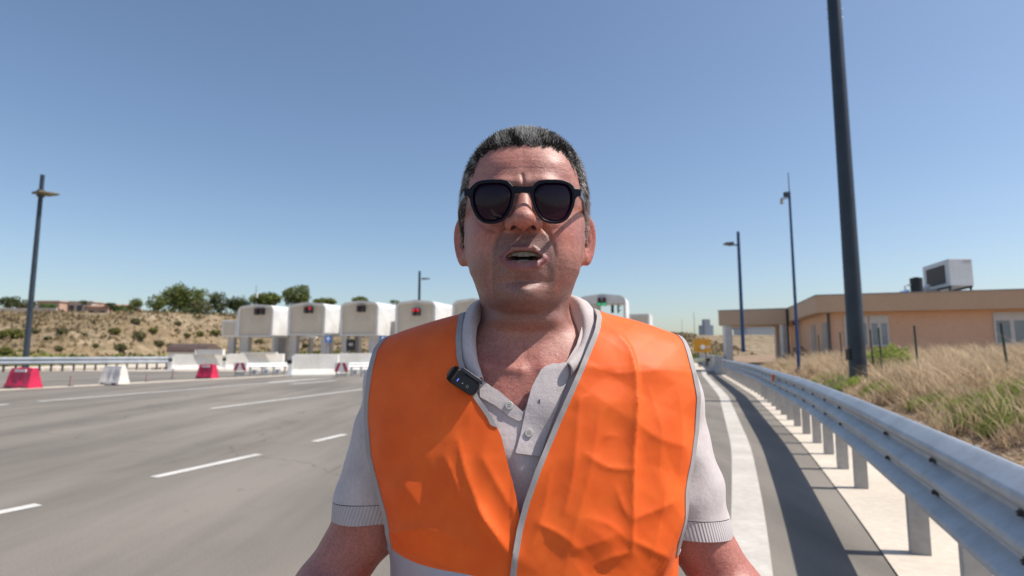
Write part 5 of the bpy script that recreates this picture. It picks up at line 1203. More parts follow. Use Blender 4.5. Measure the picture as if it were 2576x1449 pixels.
clump = fbm(hq[:, 0] * 110 + hq[:, 2] * 60, hq[:, 1] * 90 + hq[:, 2] * 80, 3, 44); hf0 = hairf[t_[:, 0]]
greyp = np.clip(.26 + 1.1 * clump + .26 * (1 - top) * (hq[:, 0] > 0) + .24 * (1 - top) + .42 * G2(hq[:, 0], hq[:, 1], .008, .030, .035, .06) * top * 1.3 * sstep(.004, .014, hf0) - .20 * sstep(.010, .0, hf0) * (hq[:, 1] > .05), .03, .92)
tone = np.where(g.random(NH) < greyp, g.uniform(.72, 1, NH), g.uniform(0, .5, NH)).repeat(7)
link_mesh('hair', mp(HVt), HF, M_HAIR, man, attrs={'tone': np.stack([tone] * 3 + [np.ones_like(tone)], 1)})

# ---------------- teeth and eyes
M_TOOTH = mat('tooth_enamel', (.24, .205, .17), .4, var=.1, vscale=60); M_EYE = mat('eye_white', (.5, .45, .42), .2, var=.05); 
def head_obj(name, mb, m, parent, **k):
    for v in mb.bm.verts: v.co = Vector(fromhead(np.array(v.co))[0] - MO)
    return mb.build(name, m, parent, **k)
for (nm, zt_, n, hgt, yy, wd) in (('upper_teeth', -.0612, 8, .0094, .0915, .0076), ('lower_teeth', -.0722, 8, .0062, .0890, .0056)):
    mb = MB()
    for i in range(n):
        u_ = (i - (n - 1) / 2); x = u_ * wd * .97; f_ = yy - 12.0 * x * x; k_ = (1, .9, .97, .8)[int(abs(u_))]; h_ = hgt * k_; zz0 = zt_ + (hgt - h_) / 2 * (1 if nm[0] == 'u' else -1); a = -24 * x
        hw = wd * .515; 
        def tp(dx, df, dz): return (x + dx * math.cos(a) , f_ + df + dx * math.sin(a), zz0 + dz)
        e = h_ / 2; sq = .93 if nm[0] == 'u' else .95
        mb.hexa([tp(-hw * sq, -.002, -e), tp(hw * sq, -.002, -e), tp(hw * sq, .0014, -e), tp(-hw * sq, .0014, -e), tp(-hw, -.002, e), tp(hw, -.002, e), tp(hw, .002, e), tp(-hw, .002, e)])
    head_obj(nm, mb, M_TOOTH, man, smooth=True, bevel=.0006)
mb = MB(); mb.sphere((0, .083, -.0785), .012, 12, (1.3, 1, .35)); head_obj('tongue', mb, mat('tongue', (.30, .08, .07), .4), man, smooth=True)
for s in (-1, 1):
    mb = MB(); mb.sphere((s * .0315, .0735, .0005), .0118, 20); e = head_obj('eye', mb, M_EYE, man, smooth=True)
    mb = MB(); mb.tube((s * .0315, .0830, .0005), (s * .0315, .0856, .0005), .0055, .0048, 20); head_obj('iris', mb, mat('brown_iris', (.03, .015, .01), .2), e)

# ---------------- sunglasses
gc = pick(1315, 504.5, lambda p: p[:, 1] * 0 + (.655 - p[:, 1]))          # centre of the frame front
sg = empty('sunglasses', (0, 0, 0)); sg.parent = man
def zpt(x, y):   # offsets in picture detail units from the frame centre -> metres in the frame plane
    k = .3705 * .655 / 1450 * 1.028; return ((x - 580) * k, -(y - 566) * k * 1.015)
OUT = [(213, 470), (232, 452), (262, 429), (300, 419), (360, 417), (425, 420), (470, 427), (497, 445), (516, 470), (540, 480), (534, 512), (521, 560), (507, 606), (482, 655), (446, 697), (398, 712), (350, 713), (308, 704), (270, 676), (244, 634), (225, 588), (214, 530)]
INN = [(240, 508), (250, 476), (276, 448), (310, 443), (360, 441), (415, 444), (452, 449), (478, 462), (497, 486), (508, 508), (506, 536), (499, 575), (487, 612), (467, 650), (436, 684), (396, 697), (350, 698), (312, 690), (283, 664), (260, 626), (246, 588), (239, 545)]
def resamp(pl, n=72):
    pl = np.array([zpt(*p) for p in pl]); c = np.array(zpt(375, 568)); an = np.unwrap(np.arctan2(pl[:, 1] - c[1], pl[:, 0] - c[0])); 
    # smooth closed curve by arc length
    q = np.vstack([pl, pl[:1]]); L_ = np.r_[0, np.cumsum(np.linalg.norm(np.diff(q, axis=0), axis=1))]; s = np.linspace(0, L_[-1], 241)[:-1]; xy = np.stack([np.interp(s, L_, q[:, 0]), np.interp(s, L_, q[:, 1])], 1)
    for _ in range(7): xy = (np.roll(xy, 1, 0) + 2 * xy + np.roll(xy, -1, 0)) / 4
    a = np.arctan2(xy[:, 1] - c[1], xy[:, 0] - c[0]); o = np.argsort(a); a = a[o]; r = np.linalg.norm(xy[o] - c, axis=1); tt = np.linspace(-math.pi, math.pi, n, endpoint=False)
    rr = np.interp(tt, np.r_[a - 2 * math.pi, a, a + 2 * math.pi], np.r_[r, r, r]); return np.stack([c[0] + rr * np.cos(tt), c[1] + rr * np.sin(tt)], 1)
RO, RI = resamp(OUT), resamp(INN)
def wrap(x, z, t): return (gc[0] + x, gc[1] + 2.2 * x * x + t + z * .06 * -1 * 0 + (-z) * .10, gc[2] + z)
def plate(mb, ring, t0, t1, s):
    pass
M_FRAME = mat('navy_acetate', (.003, .005, .014), .34, var=.1, vscale=30, spec=.22)
fb = MB(); bm = fb.bm
for s in (-1, 1):
    n = len(RO); sgn = -s
    def ring(Rg, t, k=1.0):
        c = np.array(zpt(375, 568)); mx_ = -1 if s == 1 else 1
        return [bm.verts.new(Vector(wrap((c[0] + (p[0] - c[0]) * k) * mx_, c[1] + (p[1] - c[1]) * k, t)) - Vector(MO)) for p in Rg]
    A = ring(RO, .0006, .985); A2 = ring(RO, .0018, 1.0); B_ = ring(RI, .0006, 1.012); B2 = ring(RI, .0016, 1.0); C_2 = ring(RO, .0042, 1.0); D2_ = ring(RI, .0044, 1.0)
    for X1, X2 in ((A, A2), (B_, A), (B2, B_), (A2, C_2), (D2_, B2), (C_2, D2_)):
        for i in range(n): bm.faces.new((X1[i], X1[(i + 1) % n], X2[(i + 1) % n], X2[i]))
def wbox(pl, t0, t1):
    A = [bm.verts.new(Vector(wrap(*p, t0)) - Vector(MO)) for p in pl]; B_ = [bm.verts.new(Vector(wrap(*p, t1)) - Vector(MO)) for p in pl]; n = len(pl)
    for i in range(n): bm.faces.new((A[i], A[(i + 1) % n], B_[(i + 1) % n], B_[i]))
    bm.faces.new(A[::-1]); bm.faces.new(B_)
br = [zpt(*p) for p in ((512, 466), (545, 470), (580, 471), (615, 470), (648, 466), (644, 500), (628, 512), (605, 512), (580, 510), (555, 512), (532, 512), (516, 500))]; wbox(br, .0002, .0040)
for s in (-1, 1):
    e = [zpt(*p) for p in ((178, 472), (222, 470), (236, 462), (232, 520), (219, 545), (208, 528), (196, 518), (178, 517))]
    if s == 1: e = [(-a, b_) for a, b_ in e]
    wbox(e, .0003, .0042)
fb.build('frame', M_FRAME, sg, smooth=True, bevel=.0005)
M_LENS = bpy.data.materials.new('smoked_lens'); M_LENS.use_nodes = True; b = NB(M_LENS)
b.b.inputs['Roughness'].default_value = .03; b.b.inputs['Coat Weight'].default_value = .5; b.b.inputs['Base Color'].default_value = (.022, .006, .024, 1); b.b.inputs['Specular IOR Level'].default_value = .30
tr = b.n('ShaderNodeBsdfTransparent'); 
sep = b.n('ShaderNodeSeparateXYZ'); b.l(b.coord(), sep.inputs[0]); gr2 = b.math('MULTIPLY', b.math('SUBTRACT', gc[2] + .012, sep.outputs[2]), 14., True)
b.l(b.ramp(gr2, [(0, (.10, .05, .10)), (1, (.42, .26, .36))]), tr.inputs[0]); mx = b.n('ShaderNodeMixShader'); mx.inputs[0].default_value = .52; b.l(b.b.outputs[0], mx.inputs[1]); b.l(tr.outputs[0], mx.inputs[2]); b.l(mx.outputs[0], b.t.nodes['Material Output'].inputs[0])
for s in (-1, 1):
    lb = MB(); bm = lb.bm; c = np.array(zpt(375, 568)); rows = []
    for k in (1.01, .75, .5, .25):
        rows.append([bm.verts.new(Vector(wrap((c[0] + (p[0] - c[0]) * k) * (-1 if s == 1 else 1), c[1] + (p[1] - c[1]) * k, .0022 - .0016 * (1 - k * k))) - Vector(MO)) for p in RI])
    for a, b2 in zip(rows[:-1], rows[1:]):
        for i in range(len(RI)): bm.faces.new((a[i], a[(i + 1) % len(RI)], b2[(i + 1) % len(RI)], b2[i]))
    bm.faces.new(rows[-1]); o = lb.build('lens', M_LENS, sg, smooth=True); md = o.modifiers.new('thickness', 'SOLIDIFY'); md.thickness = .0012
M_TEMP = mat('temple_acetate', (.09, .10, .12), .3, var=.3, vscale=40)
for s in (-1, 1):
    tb = MB(); bm = tb.bm; x0 = s * (402 * 1.028 * .3705 * .655 / 1450 - .0022); pts = [(gc[0] + x0, gc[1] + .012, gc[2] + .0125), (gc[0] + x0 + s * .008, gc[1] + .035, gc[2] + .010), (gc[0] + x0 + s * .0145, gc[1] + .075, gc[2] + .006), (gc[0] + x0 + s * .0165, gc[1] + .105, gc[2] - .0), (gc[0] + x0 + s * .013, gc[1] + .125, gc[2] - .022)]
    rows = [[bm.verts.new(Vector(p) + Vector((dx_ * .0013, 0, dz_)) - Vector(MO)) for dx_, dz_ in ((-1, -.0042 + .0008 * i), (1, -.0042 + .0008 * i), (1, .0042 - .0008 * i), (-1, .0042 - .0008 * i))] for i, p in enumerate(pts)]
    for a, b2 in zip(rows[:-1], rows[1:]):
        for i in range(4): bm.faces.new((a[i], a[(i + 1) % 4], b2[(i + 1) % 4], b2[i]))
    bm.faces.new(rows[0][::-1]); bm.faces.new(rows[-1]); tb.build('temple', M_TEMP, sg, smooth=True, bevel=.0006)
# ---------------- clothes
def islands(V, T, least=30):
    lab = np.arange(len(V))
    while True:
        m = lab[T].min(1); new = lab.copy()
        for k in range(3): np.minimum.at(new, T[:, k], m)
        new = new[new]
        if (new == lab).all(): break
        lab = new
    out = []
    for l in np.unique(lab[T[:, 0]]):
        sel = T[lab[T[:, 0]] == l]
        if len(sel) >= least: us, inv = np.unique(sel, return_inverse=True); out.append((us, inv.reshape(-1, 3)))
    return out
def at_z(L, f, extra_low=None):
    p = picks(L, f); o = np.argsort(p[:, 2]); return p[o][:, 2], p[o][:, 0]
def f_vest0(p): 
    z = p[:, 2]; return f_torso(p, .0, 0, 0) * 0 + f_torso(p, .0125, .030 * 1.0, .010, 2.5) if False else f_torso_v(p)
def f_torso_v(p):
    x = p[:, 0] - XC; y = p[:, 1]; z = p[:, 2]; off = .012
    yf = np.interp(z, TZ, TF) - off; yb = np.interp(z, TZ, TB) + off; w = np.interp(z, TZ, TW) + off + .026 * sstep(1.24, 1.34, z); yc = (yf + yb) / 2; b_ = (yb - yf) / 2; n = 2.5
    g = (np.abs(x / w) ** n + np.abs((y - yc) / b_) ** n) ** (1 / n); d = (g - 1) * np.minimum(w, b_)
    ax_ = np.abs(x); rz = 1.5605 - .27 * np.maximum(np.sqrt(ax_ ** 2 + .0009) - .07, -.02) - 3.2 * np.clip(.80 - y, 0, .2) ** 2 - 2.0 * np.clip(y - .84, 0, .2) ** 2
    d = smax(d, (z - rz) * .93, .045); return smax(d, .95 - z, .004)
ELz, ELx = at_z([(1166, 800), (1160, 850), (1163, 900), (1178, 950), (1205, 1000), (1240, 1050), (1262, 1100), (1281, 1180), (1297, 1240), (1306, 1290), (1313, 1400)], f_torso_v)
ERz, ERx = at_z([(1499, 802), (1494, 832), (1471, 890), (1441, 960), (1401, 1050), (1376, 1110), (1346, 1180), (1318, 1260), (1300, 1330), (1288, 1400), (1283, 1449)], f_torso_v)
ALz, ALx = at_z([(966, 846), (942, 880), (928, 930), (920, 1000), (919, 1060), (927, 1140), (945, 1220), (962, 1285), (972, 1330)], f_torso_v)
ARz, ARx = at_z([(1716, 862), (1742, 930), (1752, 1000), (1749, 1080), (1737, 1160), (1724, 1230), (1717, 1290), (1706, 1340)], f_torso_v)
def armf(V):
    x, z = V[:, 0], V[:, 2]; l = np.interp(z, ALz, ALx) - x; r_ = x - np.interp(z, ARz, ARx); low = sstep(1.262, 1.240, z) * .12
    return np.maximum(l, r_) - low
def rn(V): return np.hypot(V[:, 0] - .017, V[:, 1] - .80)
def leftf(V): w = sstep(.765, .815, V[:, 1]); return (1 - w) * (V[:, 0] - np.interp(V[:, 2], ELz, ELx)) + w * (.080 - rn(V))
def rightf(V): w = sstep(.79, .85, V[:, 1]); return (1 - w) * (np.interp(V[:, 2], ERz, ERx) - V[:, 0]) + w * .2
ax = axis([(-.25, .30, .0025)]); ay = axis([(.60, .80, .0025), (.80, 1.0, .006)]); az = axis([(.94, 1.22, .006), (1.22, 1.60, .0025)])
VV, VQ = mesh_field(f_torso_v, ax, ay, az); VV = relax(VV, VQ, f_torso_v, 1); VN, _ = gradf(f_torso_v, VV)
# folds and creases (seen positions -> lines on the cloth)
def z2(L): return [(805 + .5 * a, 724.5 + .5 * b_) for a, b_ in L]
CRE = [([(1480, 250), (1560, 330), (1585, 560), (1565, 800), (1555, 1140), (1545, 1300)], .0050, .008), ([(1500, 200), (1580, 330), (1610, 560)], -.0030, .012), ([(1340, 400), (1500, 440), (1700, 420), (1870, 432)], .0012, .006),
       ([(1300, 560), (1275, 900), (1240, 1080), (1215, 1140)], .0020, .008), ([(1400, 620), (1360, 900), (1290, 1150), (1220, 1440)], .0016, .010), ([(1330, 835), (1440, 905), (1560, 910)], .0018, .005), ([(1100, 1180), (1200, 1230), (1290, 1300)], .0022, .006),
       ([(1560, 1150), (1640, 1120), (1760, 1060)], .0022, .006), ([(1820, 1010), (1760, 1200), (1700, 1390), (1690, 1449)], .0050, .010), ([(1790, 1110), (1720, 1250), (1640, 1449)], .0040, .009), ([(1720, 980), (1690, 1150), (1600, 1449)], .0024, .010),
       ([(1540, 1250), (1620, 1290), (1700, 1330)], .0020, .005), ([(1370, 1390), (1450, 1340), (1530, 1320)], .0022, .006), ([(1480, 1000), (1510, 1100), (1535, 1150)], .0014, .005), ([(1290, 590), (1315, 560), (1350, 545)], .0010, .004), ([(1420, 752), (1450, 742), (1490, 742)], .0008, .004),
       ([(1640, 500), (1700, 700), (1690, 950)], .0016, .012), ([(1780, 500), (1800, 700), (1790, 900)], .0018, .012), ([(1160, 900), (1130, 1100), (1060, 1300)], .0016, .007), ([(1600, 700), (1680, 760), (1820, 800)], .0012, .006), ([(1330, 1150), (1450, 1180), (1560, 1290)], .0012, .006), ([(1200, 1330), (1330, 1290), (1480, 1230)], .0014, .008),
       ([(700, 780), (740, 950), (830, 1150), (960, 1350)], .0048, .012), ([(640, 860), (690, 980), (720, 1080)], .0034, .009), ([(740, 1050), (870, 1200), (950, 1320)], .0030, .008), ([(820, 850), (900, 1000), (985, 1140)], .0022, .009), ([(800, 1100), (860, 1250), (935, 1400)], .0030, .008), ([(540, 250), (560, 420), (640, 620)], .0018, .014),
       ([(340, 1230), (480, 1200), (640, 1215), (800, 1330)], .0046, .012), ([(350, 1290), (480, 1330), (640, 1400), (760, 1449)], -.0030, .010), ([(300, 650), (420, 700), (560, 900)], .0016, .014), ([(260, 900), (380, 980), (500, 1130)], .0018, .014), ([(640, 180), (620, 330), (690, 520)], .0026, .012), ([(420, 960), (520, 1100), (560, 1190)], .0014, .010)]
x, y, z = VV[:, 0], VV[:, 1], VV[:, 2]; fr = sstep(.80, .74, y); disp = np.zeros(len(VV))
for L, am, wd in CRE:
    pl = picks(z2(L), f_torso_v)[:, [0, 2]]
    # smooth the polyline a little
    t = np.linspace(0, len(pl) - 1, (len(pl) - 1) * 5 + 1); pl2 = np.stack([np.interp(t, range(len(pl)), pl[:, 0]), np.interp(t, range(len(pl)), pl[:, 1])], 1)
    for _ in range(3): pl2[1:-1] = (pl2[:-2] + 2 * pl2[1:-1] + pl2[2:]) / 4
    d_, t_ = segd(x, z, [tuple(q) for q in pl2]); disp += am * np.exp(-(np.abs(d_) / wd) ** 1.0) * 1.25 * np.sin(math.pi * np.clip(t_ * .92 + .05, 0, 1)) ** .4
disp += .0036 * fbm(x * 9 + 3 * fbm(x * 5, z * 5, 2, 4), z * 4.5, 2, 61) + .0006 * fbm(x * 28, z * 22, 2, 71)
def tri(u): return np.abs(((u % 1) + 1) % 1 - .5) * 2
for k_, (an, fr_, am) in enumerate(((8, 13, .0022), (-24, 17, .0016), (62, 15, .0016), (-58, 19, .0013), (85, 12, .0014), (30, 23, .0010))):
    u_ = (x * math.cos(R(an)) + z * math.sin(R(an))) * fr_ + .9 * vnoise(x * 6 + k_, z * 6, 90 + k_); mk_s = sstep(-.05, .22, vnoise(x * 11 + 5 * k_, z * 8 + k_, 100 + k_)); disp += 1.25 * am * tri(u_) * mk_s * np.where(x < .0, .45, 1)
VV = VV + VN * (disp * (.35 + .65 * fr))[:, None] * sstep(1.575, 1.545, z)[:, None] ** .5
M_VEST = bpy.data.materials.new('fluorescent_orange_cloth'); M_VEST.use_nodes = True; b = NB(M_VEST)
b.col(b.ramp(b.noise(22, 4, .6), [(.3, (.88, .118, .010)), (.7, (1.0, .165, .018))])); b.b.inputs['Roughness'].default_value = .55; b.b.inputs['Sheen Weight'].default_value = .04; b.b.inputs['Specular IOR Level'].default_value = .35
w1 = b.n('ShaderNodeTexWave', wave_type='BANDS', bands_direction='X', i_Scale=620.); b.l(b.coord(), w1.inputs[0]); w2 = b.n('ShaderNodeTexWave', wave_type='BANDS', bands_direction='Z', i_Scale=520.); b.l(b.coord(), w2.inputs[0])
cr = b.n('ShaderNodeTexVoronoi', feature='DISTANCE_TO_EDGE', i_Scale=17.); b.l(b.map((1, 1, .6), (0, R(20), 0)), cr.inputs['Vector']); crm = b.math('MULTIPLY', cr.outputs['Distance'], 2.2, True)
nn = b.bump(b.math('ADD', w1.outputs['Fac'], w2.outputs['Fac']), .10, .0004, b.bump(b.noise(45, 4, .5), .12, .0025, b.bump(crm, .14, .004))); b.nor(nn)
tr = b.n('ShaderNodeBsdfTranslucent'); tr.inputs[0].default_value = (.95, .16, .02, 1); b.l(nn, tr.inputs['Normal']); mx = b.n('ShaderNodeMixShader'); mx.inputs[0].default_value = .10; b.l(b.b.outputs[0], mx.inputs[1]); b.l(tr.outputs[0], mx.inputs[2]); b.l(mx.outputs[0], b.t.nodes['Material Output'].inputs[0])
M_VTRIM = mat('grey_binding_tape', (.36, .33, .32), .6, var=.1, vscale=30, bump=.4, bscale=900, bdist=.0006); M_REFL = mat('silver_reflective_tape', (.40, .40, .45), .42, metal=.25, var=.12, vscale=14, bump=.3, bscale=500, bdist=.0008)
vest = empty('safety_vest', (0, 0, 0)); vest.parent = man
VT = tris(VQ)
def band_line(L): p = picks(L, f_torso_v); return p[:, 0], p[:, 2]
bxx, bzz = band_line([(985, 1383), (1060, 1410), (1150, 1447)]); kb = np.polyfit(bxx, bzz, 1)
for nm, fl, off in (('left', leftf, 0.), ('right', rightf, .003)):
    P0_ = VV + VN * off; fi = fl(VV); fa = armf(VV); m = np.maximum(fi, fa)
    if nm == 'left': zl = kb[0] * VV[:, 0] + kb[1]; zl = np.where(VV[:, 1] < .80, zl, 1.21); zl = np.maximum(zl, 1.16)
    else: zl = np.where(VV[:, 1] > .80, 1.21, 1.185) + 0 * z
    fi2 = fi - (0 if nm == 'right' else .03 * sstep(1.418, 1.405, VV[:, 2]) * (VV[:, 1] < .8))
    P1_, T1_, ex = clip(P0_, VT, m, [fi, fa, VV[:, 2] - zl, VV[:, 1], fi2, VN[:, 0], VN[:, 1], VN[:, 2]]); mm = np.maximum(ex[4] if nm == 'right' else ex[4], ex[1])
    P2_, T2_, e2 = clip(P1_, T1_, -(mm + .0066), [ex[5], ex[6], ex[7]]); P2_ = P2_ + np.stack(e2, 1) * .0012
    # the armhole binding and the front-edge binding are separate tapes
    for us, inv in islands(P2_, T2_): surf('trim', mp(P2_[us]), inv, M_VTRIM, vest, .0034)
    P3_, T3_, e3 = clip(P1_, T1_, mm + .0058, [ex[2], ex[3]])
    for part, fz, mt in (('panel', -e3[0], M_VEST), ('reflective_strip', None, M_REFL), ('panel', e3[0] + .052, M_VEST)):
        fz = np.maximum(e3[0], -(e3[0] + .050)) if fz is None else fz
        A_1 = clip(P3_, T3_, fz, [e3[0]]); surf(part, mp(A_1[0]), A_1[1], mt, vest, .0012)

# polo shirt
M_POLO = bpy.data.materials.new('pale_pique_knit'); M_POLO.use_nodes = True; b = NB(M_POLO)
b.col(b.mix(.35, b.ramp(b.noise(30, 4, .6), [(.3, (.52, .455, .445)), (.7, (.60, .535, .525))]), b.ramp(b.noise(260, 3, .7, b.map((1, 1, .5))), [(.35, (.78, .76, .76)), (.65, (1.12, 1.1, 1.1))]), 'MULTIPLY')); b.b.inputs['Roughness'].default_value = .9; b.b.inputs['Sheen Weight'].default_value = .3; b.b.inputs['Specular IOR Level'].default_value = .2
w1 = b.n('ShaderNodeTexWave', wave_type='BANDS', bands_direction='X', i_Scale=170.); b.l(b.coord(), w1.inputs[0])
b.nor(b.bump(w1.outputs['Fac'], .05, .0004, b.bump(b.noise(420, 3, .6), .35, .0010, b.bump(b.noise(14, 4, .55), .45, .008))))
M_RIB = bpy.data.materials.new('ribbed_cuff_knit'); M_RIB.use_nodes = True; b = NB(M_RIB)
rb_ = b.math('SINE', b.math('MULTIPLY', b.attr('turn').outputs['Fac'], 540.)); rc = b.ramp(rb_, [(0, (.46, .41, .405)), (.55, (.57, .515, .51))]); b.col(rc); b.b.inputs['Roughness'].default_value = .9; b.nor(b.bump(rb_, .4, .0009))
polo = empty('polo_shirt', (0, 0, 0)); polo.parent = man
ax = axis([(-.34, .39, .0034)]); ay = axis([(.62, .86, .0034), (.86, 1.0, .007)]); az = axis([(.88, 1.22, .008), (1.22, 1.58, .0034)])
SV, SQ = mesh_field(f_shirt, ax, ay, az); SV = relax(SV, SQ, f_shirt, 2); SN, _ = gradf(f_shirt, SV, .003); ST = tris(SQ)
OPEN = [(1189, 760), (1184, 800), (1184, 845), (1190, 890), (1208, 952), (1255, 985), (1290, 1015), (1317, 1039), (1326, 1015), (1334, 985), (1345, 958), (1362, 928), (1390, 917), (1424, 911), (1450, 868), (1464, 820), (1462, 780), (1448, 755)]
op = picks(OPEN, f_shirt)[:, [0, 2]]; op = np.vstack([[(op[0, 0] + .004, 1.62)], op, [(op[-1, 0] - .004, 1.62)]])
def sdpoly(x, z, pl):
    d = np.full(len(x), 1e9); ins = np.zeros(len(x), bool); n = len(pl)
    for i in range(n):
        a = pl[i]; b_ = pl[(i + 1) % n]; e = b_ - a; wx, wz = x - a[0], z - a[1]; t = np.clip((wx * e[0] + wz * e[1]) / (e @ e + 1e-12), 0, 1); d = np.minimum(d, (wx - e[0] * t) ** 2 + (wz - e[1] * t) ** 2)
        c = (a[1] > z) != (b_[1] > z)
        den = e[1] if abs(e[1]) > 1e-9 else 1e-9; ins ^= c & (x < e[0] * (z - a[1]) / den + a[0])
    return np.where(ins, -1, 1) * np.sqrt(d)
w = sstep(.76, .82, SV[:, 1]); m = (1 - w) * (-sdpoly(SV[:, 0], SV[:, 2], op)) + w * np.where(SV[:, 2] > 1.45, .072 - rn(SV), -.1)
fa_ = f_arms(SV, .0075, True) < f_torso(SV) + .004; cuf = np.full(len(SV), -1.); turn = np.zeros(len(SV))
for s, te in ((-1, .640), (1, .700)):
    a, b_, c_ = [np.array(q) for q in SHO[s]]; L_ = np.linalg.norm(b_ - a); d_ = (b_ - a) / L_; t = (SV - a) @ d_; sel = fa_ & ((SV[:, 0] - XC) * s > .09)
    till = -.34 * s * (SV[:, 0] - a[0] - t * d_[0]); v = np.where(sel, t - te * L_ + till, -1); cuf = np.maximum(cuf, v)
    u_ = np.cross(d_, [0, 1, 0]); u_ /= np.linalg.norm(u_); w_ = np.cross(d_, u_); r0 = SV - a; turn = np.where(sel, np.arctan2(r0 @ w_, r0 @ u_) / (2 * math.pi) + .5, turn)
m = np.maximum(m, cuf); P1_, T1_, ex = clip(SV, ST, m, [cuf, turn])
P2_, T2_ = clip(P1_, T1_, ex[0] + .0255)[:2]; surf('shirt_body', mp(P2_), T2_, M_POLO, polo, .0016)
nr1, _ = gradf(f_shirt, P1_, .003); P3_, T3_, e3 = clip(P1_ - nr1 * .0004, T1_, -(ex[0] + .0245), [turn * 0 if False else ex[1]])
# leave out triangles across the wrap of the turn value
okt = np.ptp(e3[0][T3_], axis=1) < .5
for s in (-1, 1):
    tt_ = T3_[okt & ((P3_[T3_[:, 0], 0] - XC) * s > 0)]; us, inv = np.unique(tt_, return_inverse=True)
    surf('cuff', mp(P3_[us]), inv.reshape(-1, 3), M_RIB, polo, .0016, attrs={'turn': np.stack([e3[0][us]] * 3 + [np.ones(len(us))], 1)})
def patch(name, poly, off, th, m_=M_POLO):
    pl = picks(poly, f_shirt)[:, [0, 2]]; sd = sdpoly(SV[:, 0], SV[:, 2], pl); sd = np.where(SV[:, 1] < .80, sd, 1); A1 = clip(SV + SN * off, ST, sd); return surf(name, mp(A1[0]), A1[1], m_, polo, th)
patch('placket', [(1338, 975), (1348, 955), (1364, 928), (1390, 917), (1428, 918), (1430, 945), (1408, 1010), (1384, 1075), (1358, 1149), (1296, 1140), (1310, 1090), (1322, 1035)], .0036, .0034)
patch('under_placket', [(1206, 955), (1255, 984), (1290, 1013), (1318, 1038), (1310, 1062), (1285, 1050), (1245, 1020), (1208, 1000)], .0024, .0026)
def disc(px, py, r, th, name, m_, off=.0045, holes=True):
    c = pick(px, py, f_shirt); n_, _ = gradf(f_shirt, c[None], .004); n_ = Vector(n_[0]); c = Vector(c) + n_ * off - Vector(MO); d = MB()
    d.tube(c, c + n_ * th, r, r, 20); d.tube(c + n_ * (th + .0001), c + n_ * (th + .0006), r, r * .9, 20)
    o = d.build(name, m_, polo, smooth=True); return c, n_
M_BTN = mat('pearl_button', (.50, .46, .43), .3, var=.1, vscale=200)
for (px, py) in ((1330, 1090), (1281, 1021)):
    c, n_ = disc(px, py, .0049, .0014, 'button', M_BTN, .0040 if px > 1300 else .003)
    h = MB(); u_ = n_.cross(Vector((0, 0, 1))).normalized(); v_ = n_.cross(u_)
    for a, b_ in ((1, 1), (1, -1), (-1, 1), (-1, -1)): q = c + n_ * .0021 + u_ * a * .0011 + v_ * b_ * .0011; h.tube(q, q + n_ * .0002, .00055, n=8)
    h.build('button_hole', M_DGREY, polo)
c = pick(1357, 1012, f_shirt); n_, _ = gradf(f_shirt, c[None], .004); n_ = Vector(n_[0]); c = Vector(c) - Vector(MO) + n_ * .0042; MB().tube(c + Vector((0, 0, -.0028)), c + Vector((0, 0, .0028)), .0007, n=8).build('buttonhole', M_DGREY, polo)
# collar
def curve(L, n):
    p = []
    for e in L:
        if len(e) == 3 and e[0] > 100: p.append(np.array(P(*e)))
        elif len(e) == 2 and isinstance(e[1], str): p.append(np.array(e[0]))
        elif len(e) == 4: c = pick(e[0], e[1], f_shirt); p.append(c + np.array([0, -e[3], 0]))
        else: p.append(np.array(e))
    p = np.array(p, float); t = np.r_[0, np.cumsum(np.linalg.norm(np.diff(p, axis=0), axis=1))]; t /= t[-1]; s = np.linspace(0, 1, n); q = np.stack([np.interp(s, t, p[:, i]) for i in range(3)], 1)
    for _ in range(5): q[1:-1] = (q[:-2] + 2 * q[1:-1] + q[2:]) / 4
    return q
FOLD = curve([(1213, 948, .694), (1194, 898, .702), (1186, 850, .716), (1188, 806, .738), (1199, 770, .768), (1215, 752, .80), (-.040, .85, 1.580), (.017, .872, 1.588), (.074, .85, 1.582), (1436, 740, .808), (1455, 756, .782), (1470, 790, .757), (1473, 830, .735), (1462, 872, .716), (1427, 914, .694)], 120)
OUTR = curve([(1207, 972, 0, .004), (1166, 930, 0, .004), (1157, 885, 0, .004), (1160, 838, 0, .005), (1170, 800, 0, .006), (1188, 776, .785), (-.072, .86, 1.556), (.017, .905, 1.560), (.108, .86, 1.558), (1476, 764, .800), (1496, 790, .778), (1508, 825, 0, .005), (1503, 865, 0, .004), (1468, 915, 0, .004), (1434, 948, 0, .005)], 120)
INB = curve([(1216, 960, .700), (1200, 905, .712), (1196, 860, .730), (1200, 825, .752), (1212, 800, .785), (-.035, .84, 1.545), (.017, .855, 1.550), (.070, .84, 1.547), (1432, 795, .80), (1446, 815, .772), (1458, 845, .748), (1456, 880, .728), (1424, 925, .702)], 120)
rows = [INB, INB * .5 + FOLD * .5]
ce = np.array([.017, .79, 0]); 
for t in (0, .12, .3, .55, .8, 1.0):
    r_ = FOLD * (1 - t) + OUTR * t; o_ = r_ - ce; o_[:, 2] = 0; o_ /= np.linalg.norm(o_, axis=1)[:, None]; bul = .0052 * math.sin(math.pi * min(1, t * 1.0)) ** .7; r_ = r_ + o_ * bul + np.array([0, 0, .002 * math.sin(math.pi * t)]); rows.append(r_)
CV = np.stack(rows, 1).reshape(-1, 3); nr_ = len(rows); CF = np.array([(i * nr_ + j, i * nr_ + j + 1, (i + 1) * nr_ + j + 1, (i + 1) * nr_ + j) for i in range(119) for j in range(nr_ - 1)])
co = link_mesh('collar', mp(CV), CF, M_POLO, polo, smooth=True); md = co.modifiers.new('thickness', 'SOLIDIFY'); md.thickness = .0022; md.offset = 0; md = co.modifiers.new('round', 'SUBSURF'); md.levels = 1; md.render_levels = 1

